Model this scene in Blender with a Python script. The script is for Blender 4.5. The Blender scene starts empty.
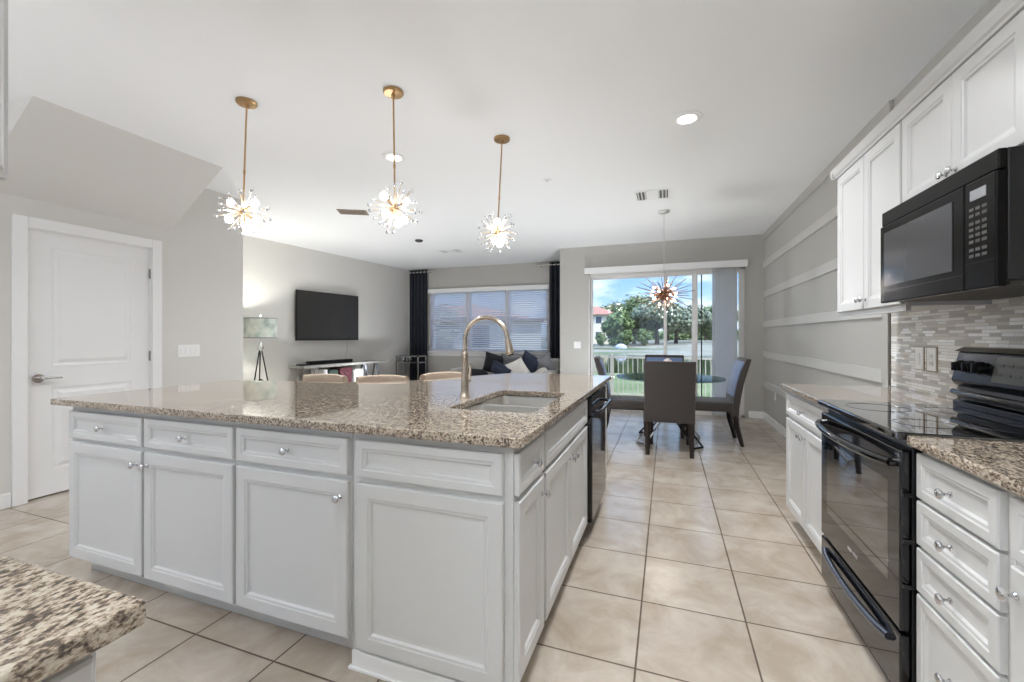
import bpy, bmesh, math, random
from mathutils import Vector, Matrix
PI = math.pi
random.seed(7)
sc = bpy.context.scene
COL = sc.collection

# ------------------------------------------------------------------ camera
cam_d = bpy.data.cameras.new('camera')
cam = bpy.data.objects.new('camera', cam_d); COL.objects.link(cam)
cam.location = (0, 0, 1.2332)
cam.rotation_euler = (PI/2, 0, 0.3479)
cam_d.sensor_width = 36; cam_d.lens = 427.4/1024*36
cam_d.shift_y = -5.3/1024
cam_d.clip_start = 0.05; cam_d.clip_end = 600
sc.camera = cam

# ------------------------------------------------------------------ colour management
sc.view_settings.view_transform = 'Standard'
sc.view_settings.look = 'None'
sc.view_settings.gamma = 1
sc.view_settings.use_curve_mapping = False
sc.view_settings.exposure = 1.12
cy = sc.cycles
cy.max_bounces = 10; cy.diffuse_bounces = 8; cy.glossy_bounces = 5
cy.transmission_bounces = 8; cy.transparent_max_bounces = 12
cy.sample_clamp_indirect = 6
cy.caustics_reflective = False; cy.caustics_refractive = False

# ------------------------------------------------------------------ sky
world = bpy.data.worlds.new('sky'); sc.world = world; world.use_nodes = True
nt = world.node_tree; nt.nodes.clear()
W_STR = 0.8
def N(nt, t, **kw):
    n = nt.nodes.new(t)
    for k, v in kw.items():
        if k.startswith('i_'): n.inputs[k[2:].replace('_', ' ')].default_value = v
        else: setattr(n, k, v)
    return n
tc = N(nt, 'ShaderNodeTexCoord'); sep = N(nt, 'ShaderNodeSeparateXYZ')
nt.links.new(tc.outputs['Generated'], sep.inputs[0])
ramp = N(nt, 'ShaderNodeValToRGB'); cr = ramp.color_ramp
cr.elements[0].position = 0.0; cr.elements[0].color = (0.50, 0.68, 0.88, 1)
cr.elements[1].position = 0.6; cr.elements[1].color = (0.10, 0.25, 0.62, 1)
e = cr.elements.new(0.16); e.color = (0.20, 0.42, 0.76, 1)
nt.links.new(sep.outputs['Z'], ramp.inputs[0])
mp = N(nt, 'ShaderNodeMapping'); mp.inputs['Scale'].default_value = (3.2, 3.2, 9.0)
nt.links.new(tc.outputs['Generated'], mp.inputs[0])
no = N(nt, 'ShaderNodeTexNoise', i_Scale=1.6, i_Detail=7.0, i_Roughness=0.6)
nt.links.new(mp.outputs[0], no.inputs['Vector'])
cl = N(nt, 'ShaderNodeValToRGB'); cl.color_ramp.elements[0].position = 0.46; cl.color_ramp.elements[1].position = 0.66
nt.links.new(no.outputs[0], cl.inputs[0])
mx = N(nt, 'ShaderNodeMix', data_type='RGBA')
nt.links.new(cl.outputs[0], mx.inputs[0]); nt.links.new(ramp.outputs[0], mx.inputs[6]); mx.inputs[7].default_value = (0.9, 0.93, 0.97, 1)
bg = N(nt, 'ShaderNodeBackground')
# unseen upper sky strengthened for more daylight, ordinary sky near the horizon
mr = N(nt, 'ShaderNodeMapRange'); mr.inputs['From Min'].default_value = 0.30; mr.inputs['From Max'].default_value = 0.75
mr.inputs['To Min'].default_value = W_STR; mr.inputs['To Max'].default_value = W_STR*5.0
nt.links.new(sep.outputs['Z'], mr.inputs['Value']); nt.links.new(mr.outputs[0], bg.inputs['Strength'])
out = N(nt, 'ShaderNodeOutputWorld')
nt.links.new(mx.outputs[2], bg.inputs[0]); nt.links.new(bg.outputs[0], out.inputs[0])

# ------------------------------------------------------------------ sun
sd = bpy.data.lights.new('sun', 'SUN'); sd.energy = 2.6; sd.angle = 0.02; sd.color = (1, 0.95, 0.86)
sun = bpy.data.objects.new('sun', sd); COL.objects.link(sun)
sun.rotation_euler = Vector((0.75, -0.35, 1.05)).to_track_quat('Z', 'Y').to_euler()

# portals that guide daylight through the openings
def portal(name, loc, rot, sx, sy):
    l = bpy.data.lights.new(name, 'AREA'); l.shape = 'RECTANGLE'; l.size = sx; l.size_y = sy
    l.cycles.is_portal = True
    o = bpy.data.objects.new(name, l); COL.objects.link(o); o.location = loc; o.rotation_euler = rot
portal('daylight_slider', (-0.07, 7.42, 1.15), (-PI/2, 0, 0), 2.3, 2.3)
portal('daylight_window', (-3.65, 8.62, 1.55), (-PI/2, 0, 0), 2.8, 1.4)
portal('daylight_rear_added', (-1.6, -2.95, 1.2), (PI/2, 0, 0), 3.0, 2.3)

# ceiling-lamp light levels, watts
CAN_W = 20.0
GLOBE_E = 14.0

# ------------------------------------------------------------------ materials
def lin(c):
    return tuple(((v/255)/12.92 if v/255 <= 0.04045 else (((v/255)+0.055)/1.055)**2.4) for v in c)+(1,)
def mat(name, rgb, rough=0.5, metal=0.0, bump=0, bscale=50, coat=0, sheen=0, emis=None, estr=0, spec=0.5, trans=0, ior=1.45, alpha=1):
    m = bpy.data.materials.new(name); m.use_nodes = True
    n = m.node_tree; b = n.nodes['Principled BSDF']
    b.inputs['Base Color'].default_value = lin(rgb)
    b.inputs['Roughness'].default_value = rough; b.inputs['Metallic'].default_value = metal
    b.inputs['Coat Weight'].default_value = coat; b.inputs['Sheen Weight'].default_value = sheen
    b.inputs['Specular IOR Level'].default_value = spec
    b.inputs['Transmission Weight'].default_value = trans; b.inputs['IOR'].default_value = ior
    b.inputs['Alpha'].default_value = alpha
    if emis: b.inputs['Emission Color'].default_value = lin(emis); b.inputs['Emission Strength'].default_value = estr
    if bump:
        t = N(n, 'ShaderNodeTexCoord'); x = N(n, 'ShaderNodeTexNoise', i_Scale=bscale, i_Detail=4.0)
        n.links.new(t.outputs['Object'], x.inputs['Vector'])
        bp = N(n, 'ShaderNodeBump', i_Strength=bump, i_Distance=0.004)
        n.links.new(x.outputs[0], bp.inputs['Height']); n.links.new(bp.outputs[0], b.inputs['Normal'])
    return m
def varied(name, rgbs, scale, rough=0.6, detail=4, stretch=(1, 1, 1), bump=0, metal=0, pos=None, sheen=0, rvar=None):
    m = mat(name, rgbs[0], rough, metal, sheen=sheen); n = m.node_tree; b = n.nodes['Principled BSDF']
    t = N(n, 'ShaderNodeTexCoord'); mp = N(n, 'ShaderNodeMapping'); mp.inputs['Scale'].default_value = stretch
    x = N(n, 'ShaderNodeTexNoise', i_Scale=scale, i_Detail=detail); r = N(n, 'ShaderNodeValToRGB')
    n.links.new(t.outputs['Object'], mp.inputs[0]); n.links.new(mp.outputs[0], x.inputs['Vector']); n.links.new(x.outputs[0], r.inputs[0])
    k = len(rgbs); el = r.color_ramp.elements
    while len(el) < k: el.new(0.5)
    for i, c in enumerate(rgbs):
        el[i].position = pos[i] if pos else 0.3+0.4*i/(k-1); el[i].color = lin(c)
    n.links.new(r.outputs[0], b.inputs['Base Color'])
    if bump:
        bp = N(n, 'ShaderNodeBump', i_Strength=bump, i_Distance=0.01)
        n.links.new(x.outputs[0], bp.inputs['Height']); n.links.new(bp.outputs[0], b.inputs['Normal'])
    return m
M = {}
M['wall'] = mat('greige_paint', (212, 210, 206), 0.75, bump=0.05, bscale=300)
M['wallgrey'] = mat('grey_paint', (184, 182, 177), 0.5, bump=0.04, bscale=300)
M['ceiling'] = mat('ceiling_paint', (240, 241, 242), 0.8, bump=0.06, bscale=200)
M['trim'] = mat('white_trim', (235, 235, 235), 0.35)
M['cab'] = mat('cabinet_white', (204, 204, 203), 0.35)
M['toe'] = mat('toe_kick_grey', (200, 198, 194), 0.5)
M['chrome'] = mat('chrome', (215, 215, 218), 0.12, 1)
M['nickel'] = mat('brushed_nickel', (190, 176, 160), 0.25, 1)
M['steel'] = mat('stainless', (216, 213, 208), 0.36, 1)
M['brass'] = mat('satin_brass', (186, 152, 112), 0.3, 1)
M['litbrass'] = mat('bulb_lit_brass', (226, 208, 184), 0.3, 0.8)  # spoke brass paled: the bulbs' light on it is in the colour
M['crystal2'] = mat('bulb_lit_crystal', (246, 246, 248), 0.1, trans=0.5, ior=1.45)  # white mixed in so the tips look lit by the bulbs
M['copper'] = mat('dark_copper', (140, 104, 82), 0.35, 1)
M['hinge'] = mat('hinge_nickel', (150, 148, 146), 0.35, 1)
M['black'] = mat('gloss_black', (14, 14, 15), 0.06, coat=0.3)
M['blackglass'] = mat('black_glass', (7, 7, 8), 0.02, spec=1.0, coat=1.0)
M['blacksatin'] = mat('black_satin', (20, 20, 21), 0.3)
M['blackplate'] = mat('dark_steel', (60, 62, 68), 0.18, 0.9)
M['screen'] = mat('tv_screen', (52, 51, 50), 0.3)
M['winmesh'] = mat('oven_window', (66, 66, 69), 0.12, spec=0.6)
M['display'] = mat('display_grey', (150, 152, 155), 0.3)
M['button'] = mat('button_grey', (74, 72, 70), 0.4)
M['silver'] = mat('silver_print', (200, 198, 194), 0.3, 0.6)
M['plate'] = mat('switch_plate', (238, 238, 236), 0.35)
M['taupe'] = mat('outlet_taupe', (150, 136, 118), 0.5)
M['bulb'] = mat('lit_bulb', (255, 246, 228), 0.4, emis=(250, 250, 255), estr=GLOBE_E)
M['can'] = mat('lit_lens', (255, 250, 240), 0.4, emis=(255, 250, 244), estr=6.0)
M['canfar'] = mat('lit_small_bulb', (255, 246, 228), 0.4, emis=(255, 248, 238), estr=100.0)
M['navy'] = varied('navy_curtain', [(24, 26, 34), (38, 42, 54)], 40, 0.9, stretch=(1, 1, 0.1), sheen=0.1)
M['chairf'] = varied('charcoal_fabric', [(54, 49, 47), (70, 64, 61)], 350, 0.85, bump=0.3, sheen=0.25)
M['chair_windowlit'] = varied('window_lit_fabric', [(88, 108, 146), (112, 136, 178)], 350, 0.8, bump=0.3, sheen=0.4)  # blue window light on the chair backs, put into the fabric colour
M['darkwood'] = mat('espresso_wood', (38, 30, 28), 0.35)
M['beigef'] = varied('tan_fabric', [(164, 146, 128), (184, 166, 148)], 200, 0.9, bump=0.3)
M['greyf'] = varied('grey_sofa_fabric', [(170, 168, 166), (196, 194, 192)], 160, 0.9, bump=0.3)
M['whitef'] = varied('pale_fabric', [(205, 202, 198), (228, 226, 222)], 90, 0.9, bump=0.3)
M['blackf'] = varied('black_fabric', [(30, 31, 36), (44, 46, 52)], 160, 0.9, bump=0.2)
M['navyf'] = varied('navy_fabric', [(38, 44, 62), (52, 60, 80)], 160, 0.9, bump=0.2)
M['midf'] = varied('mid_grey_fabric', [(104, 104, 110), (128, 128, 132)], 160, 0.9, bump=0.2)
M['shade'] = varied('lamp_shade_fabric', [(168, 186, 178), (208, 218, 208), (236, 238, 226)], 9, 0.9)
M['crystal'] = mat('crystal', (240, 240, 242), 0.03, trans=0.9, ior=1.45)
M['greywood'] = varied('grey_washed_wood', [(150, 148, 144), (182, 180, 176)], 12, 0.6, stretch=(1, 8, 1))
M['red'] = varied('red_pattern', [(40, 28, 44), (84, 28, 38), (116, 72, 76)], 30, 0.7)
M['green'] = mat('green_box', (50, 70, 62), 0.6)
M['white'] = mat('white_plastic', (236, 236, 236), 0.5)
M['ventdark'] = mat('vent_dark', (90, 88, 84), 0.7)
M['ventbrown'] = mat('vent_bronze', (150, 132, 116), 0.5)
def translucent(name, rgb, f):
    m = mat(name, rgb, 0.5); n = m.node_tree; b = n.nodes['Principled BSDF']; o = n.nodes['Material Output']
    tr = N(n, 'ShaderNodeBsdfTranslucent'); tr.inputs[0].default_value = lin(rgb); x = N(n, 'ShaderNodeMixShader'); x.inputs[0].default_value = f
    n.links.new(b.outputs[0], x.inputs[1]); n.links.new(tr.outputs[0], x.inputs[2]); n.links.new(x.outputs[0], o.inputs[0]); return m
M['vane'] = translucent('vinyl_vane', (246, 246, 247), 0.5)
M['slat'] = translucent('blind_slat', (240, 241, 248), 0.55)
M['deck'] = varied('patio_pavers', [(190, 176, 160), (206, 194, 180)], 3, 0.8)
M['fence'] = mat('fence_white', (186, 180, 164), 0.5)
M['alu'] = mat('white_aluminium', (226, 224, 222), 0.4)
M['bark'] = varied('bark', [(60, 52, 46), (96, 84, 72)], 4, 0.95, stretch=(1, 1, 0.2))
M['stucco'] = mat('cream_stucco', (226, 214, 188), 0.9)
M['stuccow'] = mat('pale_stucco', (214, 208, 200), 0.9)
M['rooftile'] = varied('terracotta_roof', [(136, 92, 74), (160, 112, 92)], 3, 0.9, stretch=(1, 1, 1))
M['winglass'] = mat('house_window', (60, 68, 80), 0.1)
M['pinkflower'] = mat('white_petals', (236, 222, 214), 0.7)
M['cord'] = mat('cord_white', (205, 203, 200), 0.6)

def leafmat(name, a, b_, c_):
    m = varied(name, [a, b_, c_], 1.3, 0.75, detail=3)
    return m
M['leaf1'] = leafmat('oak_leaves', (58, 74, 42), (96, 112, 66), (142, 152, 100))
M['leaf2'] = leafmat('grey_leaves', (74, 84, 66), (116, 124, 98), (160, 164, 138))
M['leaf3'] = leafmat('bright_leaves', (56, 70, 38), (92, 108, 58), (136, 148, 92))
M['grass'] = varied('lawn', [(66, 78, 40), (90, 100, 56), (112, 114, 76)], 0.6, 0.95, detail=8)
M['sandbank'] = varied('far_bank', [(74, 86, 50), (112, 108, 90), (134, 128, 114)], 0.09, 0.95, detail=5, stretch=(1, 3, 1), pos=[0.34, 0.46, 0.7])

def glass_pane():
    m = bpy.data.materials.new('window_glass'); m.use_nodes = True; n = m.node_tree; n.nodes.clear()
    f = N(n, 'ShaderNodeFresnel', i_IOR=1.45); tr = N(n, 'ShaderNodeBsdfTransparent'); gl = N(n, 'ShaderNodeBsdfGlossy')
    tr.inputs[0].default_value = (0.94, 0.96, 0.96, 1); gl.inputs['Roughness'].default_value = 0.02
    x = N(n, 'ShaderNodeMixShader'); o = N(n, 'ShaderNodeOutputMaterial')
    n.links.new(f.outputs[0], x.inputs[0]); n.links.new(tr.outputs[0], x.inputs[1]); n.links.new(gl.outputs[0], x.inputs[2]); n.links.new(x.outputs[0], o.inputs[0])
    return m
M['glass'] = glass_pane()
def table_glass():
    m = M['glass'].copy(); m.name = 'table_glass'
    m.node_tree.nodes['Fresnel'].inputs[0].default_value = 1.03
    m.node_tree.nodes['Transparent BSDF'].inputs[0].default_value = (0.98, 0.995, 0.99, 1)
    return m
M['tglass'] = table_glass()

def granite():
    m = mat('granite', (190, 175, 155), 0.05, spec=0.6, coat=0.3); n = m.node_tree; b = n.nodes['Principled BSDF']
    b.inputs['Coat Roughness'].default_value = 0.02
    t = N(n, 'ShaderNodeTexCoord'); mp = N(n, 'ShaderNodeMapping'); mp.inputs['Rotation'].default_value = (0, 0, 0.6); mp.inputs['Scale'].default_value = (1, 0.62, 1)
    n.links.new(t.outputs['Object'], mp.inputs[0])
    n1 = N(n, 'ShaderNodeTexNoise', i_Scale=145.0, i_Detail=4.0, i_Roughness=0.62, i_Distortion=0.3)
    n2 = N(n, 'ShaderNodeTexNoise', i_Scale=60.0, i_Detail=2.0)
    v = N(n, 'ShaderNodeTexVoronoi', i_Scale=230.0); sp = N(n, 'ShaderNodeSeparateColor')
    for k in (n1, n2, v): n.links.new(mp.outputs[0], k.inputs['Vector'])
    n.links.new(v.outputs['Color'], sp.inputs[0])
    a1 = N(n, 'ShaderNodeMath', operation='MULTIPLY_ADD'); a1.inputs[1].default_value = 0.35; n.links.new(n2.outputs[0], a1.inputs[0]); n.links.new(n1.outputs[0], a1.inputs[2])
    a2 = N(n, 'ShaderNodeMath', operation='MULTIPLY_ADD'); a2.inputs[1].default_value = 0.14; n.links.new(sp.outputs[0], a2.inputs[0]); n.links.new(a1.outputs[0], a2.inputs[2])
    r = N(n, 'ShaderNodeValToRGB'); el = r.color_ramp.elements
    cols = [(0.58, (62, 54, 48)), (0.67, (106, 92, 79)), (0.73, (146, 130, 114)), (0.80, (178, 165, 148)), (0.92, (196, 186, 170)), (1.0, (184, 175, 163))]
    while len(el) < len(cols): el.new(0.5)
    for i, (p, c) in enumerate(cols): el[i].position = p; el[i].color = lin(c)
    n.links.new(a2.outputs[0], r.inputs[0]); n.links.new(r.outputs[0], b.inputs['Base Color'])
    return m
M['granite'] = granite()

def floor_tile():
    m = mat('floor_tile', (205, 190, 172), 0.25); n = m.node_tree; b = n.nodes['Principled BSDF']
    t = N(n, 'ShaderNodeTexCoord'); mp = N(n, 'ShaderNodeMapping'); S = 0.4298
    # joints pass through (-0.1102, 1.644)
    mp.inputs['Location'].default_value = (0.1102+S*40, -1.6439+S*40, 0)
    br = N(n, 'ShaderNodeTexBrick', i_Scale=1.0)
    br.offset = 0.0; br.offset_frequency = 1; br.squash = 1
    for k, v in (('Mortar Size', 0.0042), ('Mortar Smooth', 0.2), ('Bias', 0.0), ('Brick Width', S), ('Row Height', S)): br.inputs[k].default_value = v
    br.inputs['Color1'].default_value = lin((186, 175, 163)); br.inputs['Color2'].default_value = lin((194, 184, 172)); br.inputs['Mortar'].default_value = lin((104, 90, 78))
    n.links.new(t.outputs['Object'], mp.inputs[0]); n.links.new(mp.outputs[0], br.inputs['Vector'])
    ns = N(n, 'ShaderNodeTexNoise', i_Scale=4.0, i_Detail=9.0, i_Roughness=0.65, i_Distortion=0.6); n.links.new(t.outputs['Object'], ns.inputs['Vector'])
    r = N(n, 'ShaderNodeValToRGB'); r.color_ramp.elements[0].position = 0.35; r.color_ramp.elements[0].color = lin((222, 216, 208)); r.color_ramp.elements[1].position = 0.65; r.color_ramp.elements[1].color = (1, 1, 1, 1)
    n.links.new(ns.outputs[0], r.inputs[0])
    mx = N(n, 'ShaderNodeMix', data_type='RGBA', blend_type='MULTIPLY'); mx.inputs[0].default_value = 1
    n.links.new(br.outputs['Color'], mx.inputs[6]); n.links.new(r.outputs[0], mx.inputs[7]); n.links.new(mx.outputs[2], b.inputs['Base Color'])
    rr = N(n, 'ShaderNodeMapRange'); rr.inputs['To Min'].default_value = 0.2; rr.inputs['To Max'].default_value = 0.8
    n.links.new(br.outputs['Fac'], rr.inputs['Value']); n.links.new(rr.outputs[0], b.inputs['Roughness'])
    bp = N(n, 'ShaderNodeBump', i_Strength=0.5, i_Distance=0.002, invert=True); n.links.new(br.outputs['Fac'], bp.inputs['Height']); n.links.new(bp.outputs[0], b.inputs['Normal'])
    return m
M['tile'] = floor_tile()

def mosaic():
    m = mat('mosaic', (200, 198, 192), 0.2); n = m.node_tree; b = n.nodes['Principled BSDF']
    t = N(n, 'ShaderNodeTexCoord'); s = N(n, 'ShaderNodeSeparateXYZ'); c = N(n, 'ShaderNodeCombineXYZ')
    n.links.new(t.outputs['Object'], s.inputs[0]); n.links.new(s.outputs['Y'], c.inputs['X']); n.links.new(s.outputs['Z'], c.inputs['Y'])
    mp = N(n, 'ShaderNodeMapping'); mp.inputs['Location'].default_value = (20, 0.003, 0); n.links.new(c.outputs[0], mp.inputs[0])
    br = N(n, 'ShaderNodeTexBrick', i_Scale=1.0); br.offset = 0.37; br.offset_frequency = 3; br.squash = 0.6; br.squash_frequency = 2
    for k, v in (('Mortar Size', 0.0009), ('Mortar Smooth', 0.1), ('Bias', 0.0), ('Brick Width', 0.12), ('Row Height', 0.0158)): br.inputs[k].default_value = v
    br.inputs['Color1'].default_value = (0, 0, 0, 1); br.inputs['Color2'].default_value = (1, 1, 1, 1); br.inputs['Mortar'].default_value = (0.5, 0.5, 0.5, 1)
    n.links.new(mp.outputs[0], br.inputs['Vector'])
    r = N(n, 'ShaderNodeValToRGB'); el = r.color_ramp.elements; r.color_ramp.interpolation = 'CONSTANT'
    cols = [(0, (228, 226, 222)), (0.2, (186, 181, 174)), (0.36, (244, 244, 244)), (0.52, (208, 203, 196)), (0.68, (252, 252, 252)), (0.84, (190, 188, 186))]
    while len(el) < len(cols): el.new(0.5)
    for i, (p, q) in enumerate(cols): el[i].position = p; el[i].color = lin(q)
    n.links.new(br.outputs['Color'], r.inputs[0])
    mx = N(n, 'ShaderNodeMix', data_type='RGBA'); n.links.new(br.outputs['Fac'], mx.inputs[0]); n.links.new(r.outputs[0], mx.inputs[6]); mx.inputs[7].default_value = lin((196, 190, 182))
    n.links.new(mx.outputs[2], b.inputs['Base Color'])
    r2 = N(n, 'ShaderNodeValToRGB'); r2.color_ramp.interpolation = 'CONSTANT'; e2 = r2.color_ramp.elements
    e2[0].color = (0.45,)*3+(1,); e2[1].position = 0.36; e2[1].color = (0.08,)*3+(1,)
    for p, v in ((0.52, 0.5), (0.68, 0.06), (0.84, 0.4)):
        q = e2.new(p); q.color = (v,)*3+(1,)
    n.links.new(br.outputs['Color'], r2.inputs[0]); n.links.new(r2.outputs[0], b.inputs['Roughness'])
    bp = N(n, 'ShaderNodeBump', i_Strength=0.6, i_Distance=0.001, invert=True); n.links.new(br.outputs['Fac'], bp.inputs['Height']); n.links.new(bp.outputs[0], b.inputs['Normal'])
    return m
M['mosaic'] = mosaic()

def water():
    m = mat('lake_water', (52, 62, 40), 0.06); n = m.node_tree; b = n.nodes['Principled BSDF']
    t = N(n, 'ShaderNodeTexCoord'); mp = N(n, 'ShaderNodeMapping'); mp.inputs['Scale'].default_value = (0.6, 1.6, 1)
    x = N(n, 'ShaderNodeTexNoise', i_Scale=1.2, i_Detail=4.0); n.links.new(t.outputs['Object'], mp.inputs[0]); n.links.new(mp.outputs[0], x.inputs['Vector'])
    bp = N(n, 'ShaderNodeBump', i_Strength=0.05, i_Distance=0.08); n.links.new(x.outputs[0], bp.inputs['Height']); n.links.new(bp.outputs[0], b.inputs['Normal'])
    return m
M['water'] = water()

# ------------------------------------------------------------------ mesh builder
class MB:
    def __init__(s, T=None): s.b = bmesh.new(); s.T = T or Matrix.Identity(4)
    def _v(s, p): return s.b.verts.new(s.T @ Vector(p))
    def box(s, x0, x1, y0, y1, z0, z1, bev=0.0, seg=2):
        t = bmesh.new(); bmesh.ops.create_cube(t, size=1)
        for v in t.verts: v.co = Vector(((x0+x1)/2+v.co.x*(x1-x0), (y0+y1)/2+v.co.y*(y1-y0), (z0+z1)/2+v.co.z*(z1-z0)))
        if bev: bmesh.ops.bevel(t, geom=t.edges[:], offset=bev, segments=seg, profile=0.5, affect='EDGES')
        s._merge(t); return s
    def _merge(s, t, Mx=None):
        me = bpy.data.meshes.new('tmp'); t.transform(s.T @ Mx if Mx else s.T); t.to_mesh(me); s.b.from_mesh(me); bpy.data.meshes.remove(me); t.free()
    def cyl(s, p0, p1, r0, r1=None, seg=16, caps=True):
        r1 = r0 if r1 is None else r1; p0 = Vector(p0); p1 = Vector(p1); d = p1-p0
        t = bmesh.new(); bmesh.ops.create_cone(t, cap_ends=caps, segments=seg, radius1=r0, radius2=r1, depth=d.length)
        s._merge(t, Matrix.Translation((p0+p1)/2) @ d.to_track_quat('Z', 'Y').to_matrix().to_4x4()); return s
    def sph(s, c, r, seg=12, scale=(1, 1, 1)):
        t = bmesh.new(); bmesh.ops.create_uvsphere(t, u_segments=seg, v_segments=max(6, seg//2+2), radius=r)
        s._merge(t, Matrix.Translation(c) @ Matrix.Diagonal((*scale, 1))); return s
    def tube(s, pts, r, seg=10, rs=None, closed=False):
        pts = [Vector(p) for p in pts]; n = len(pts); rings = []; up = None
        for i, p in enumerate(pts):
            if closed: d = pts[(i+1) % n]-pts[i-1]
            else: d = pts[min(i+1, n-1)]-pts[max(i-1, 0)]
            d.normalize()
            if up is None: up = Vector((0, 0, 1)) if abs(d.z) < 0.9 else Vector((1, 0, 0))
            a = d.cross(up).normalized(); u = a.cross(d).normalized(); up = u
            rr = rs[i] if rs else r
            rings.append([s._v(p+(a*math.cos(2*PI*k/seg)+u*math.sin(2*PI*k/seg))*rr) for k in range(seg)])
        m = n if closed else n-1
        for i in range(m):
            A, B = rings[i], rings[(i+1) % n]
            for k in range(seg): s.b.faces.new((A[k], A[(k+1) % seg], B[(k+1) % seg], B[k]))
        if not closed: s.b.faces.new(rings[0][::-1]); s.b.faces.new(rings[-1])
        return s
    def lathe(s, prof, c=(0, 0, 0), seg=24):
        rings = []
        for r, z in prof: rings.append([s._v((c[0]+r*math.cos(2*PI*k/seg), c[1]+r*math.sin(2*PI*k/seg), c[2]+z)) for k in range(seg)])
        for A, B in zip(rings, rings[1:]):
            for k in range(seg): s.b.faces.new((A[k], A[(k+1) % seg], B[(k+1) % seg], B[k]))
        s.b.faces.new(rings[0][::-1]); s.b.faces.new(rings[-1]); return s
    def prism(s, poly, a0, a1, axis='z', bev=0):
        def P(p, a):
            return {'z': (p[0], p[1], a), 'y': (p[0], a, p[1]), 'x': (a, p[0], p[1])}[axis]
        t = bmesh.new()
        A = [t.verts.new(P(p, a0)) for p in poly]; B = [t.verts.new(P(p, a1)) for p in poly]; n = len(poly)
        t.faces.new(A[::-1]); t.faces.new(B)
        for i in range(n): t.faces.new((A[i], A[(i+1) % n], B[(i+1) % n], B[i]))
        bmesh.ops.recalc_face_normals(t, faces=t.faces)
        if bev: bmesh.ops.bevel(t, geom=t.edges[:], offset=bev, segments=2, profile=0.5, affect='EDGES')
        s._merge(t); return s
    def panel(s, x0, x1, z0, z1, yb, prof):
        """rectangle in xz facing -y; prof = list of (inset, protrusion), from the outer back rim inwards"""
        rings = []
        for ins, pr in prof:
            rings.append([s._v(p) for p in ((x0+ins, yb-pr, z0+ins), (x1-ins, yb-pr, z0+ins), (x1-ins, yb-pr, z1-ins), (x0+ins, yb-pr, z1-ins))])
        s.b.faces.new(rings[0][::-1])
        for A, B in zip(rings, rings[1:]):
            for k in range(4): s.b.faces.new((A[k], A[(k+1) % 4], B[(k+1) % 4], B[k]))
        s.b.faces.new(rings[-1]); return s
    def grid(s, fn, nu, nv, closeu=False):
        V = [[s._v(fn(i/nu, j/nv)) for j in range(nv+1)] for i in range(nu if closeu else nu+1)]
        L = len(V)
        for i in range(nu if closeu else nu):
            for j in range(nv): s.b.faces.new((V[i][j], V[(i+1) % L][j], V[(i+1) % L][j+1], V[i][j+1]))
        return s
    def build(s, name, m, parent=None, smooth=False, **tags):
        me = bpy.data.meshes.new(name); bmesh.ops.recalc_face_normals(s.b, faces=s.b.faces)
        s.b.to_mesh(me); s.b.free()
        if smooth:
            for p in me.polygons: p.use_smooth = True
            try: me.set_sharp_from_angle(angle=math.radians(40))
            except Exception: pass
        for q in (m if isinstance(m, (list, tuple)) else [m]): me.materials.append(q)
        o = bpy.data.objects.new(name, me); COL.objects.link(o)
        if parent: o.parent = parent
        for k, v in tags.items(): o[k] = v
        return o
def thing(name, label, cat, loc=(0, 0, 0), rotz=0, group=None):
    o = bpy.data.objects.new(name, None); COL.objects.link(o); o.empty_display_size = 0.1
    o.location = loc; o.rotation_euler = (0, 0, rotz); o['label'] = label; o['category'] = cat
    if group: o['group'] = group
    return o
def tag(o, label, cat, group=None, kind=None):
    o['label'] = label; o['category'] = cat
    if group: o['group'] = group
    if kind: o['kind'] = kind
    return o
def kids(o): return [c for c in bpy.data.objects if c.parent == o]
def dup(o, parent=None):
    c = o.copy(); COL.objects.link(c); c.parent = parent
    for k in kids(o): dup(k, c)
    return c
def struct(name, mb, m, **kw):
    return mb.build(name, m, None, kind='structure', **kw)
def place(o, loc, rotz=0):
    o.location = loc; o.rotation_euler = (0, 0, rotz); return o

# ------------------------------------------------------------------ room shell
CE = 2.743; YB = 7.247; YW = 8.45; XR = 1.36; XL = -4.443
struct('floor', MB().box(-6.4, 1.56, -2.9, 8.65, -0.12, 0.0), M['tile'])
struct('ceiling', MB().box(-6.4, 1.56, -2.9, 8.65, CE, CE+0.2), M['ceiling'])
struct('wall_right', MB().box(XR, XR+0.2, -2.9, YB+0.2, 0, CE), M['wallgrey'])
# sliding-door wall: piers and header round the opening
OX0, OX1, OZ1 = -1.255, 1.10, 2.30
w = MB(); w.box(-1.743, OX0, YB, YB+0.2, 0, CE); w.box(-1.743, -1.60, YB+0.2, YW+0.2, 0, CE)
struct('wall_back_left', w, M['wallgrey'])
struct('wall_back_right', MB().box(OX1, XR, YB, YB+0.2, 0, CE), M['wallgrey'])
struct('wall_back_header', MB().box(OX0, OX1, YB, YB+0.2, OZ1, CE), M['wallgrey'])
# living-room window wall
WX0, WX1, WZ0, WZ1 = -5.04, -2.27, 0.885, 2.24
w = MB(); w.box(-6.0, WX0, YW, YW+0.2, 0, CE); w.box(WX1, -1.743, YW, YW+0.2, 0, CE)
w.box(WX0, WX1, YW, YW+0.2, 0, WZ0); w.box(WX0, WX1, YW, YW+0.2, WZ1, CE)
struct('wall_living_back', w, M['wallgrey'])
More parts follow.
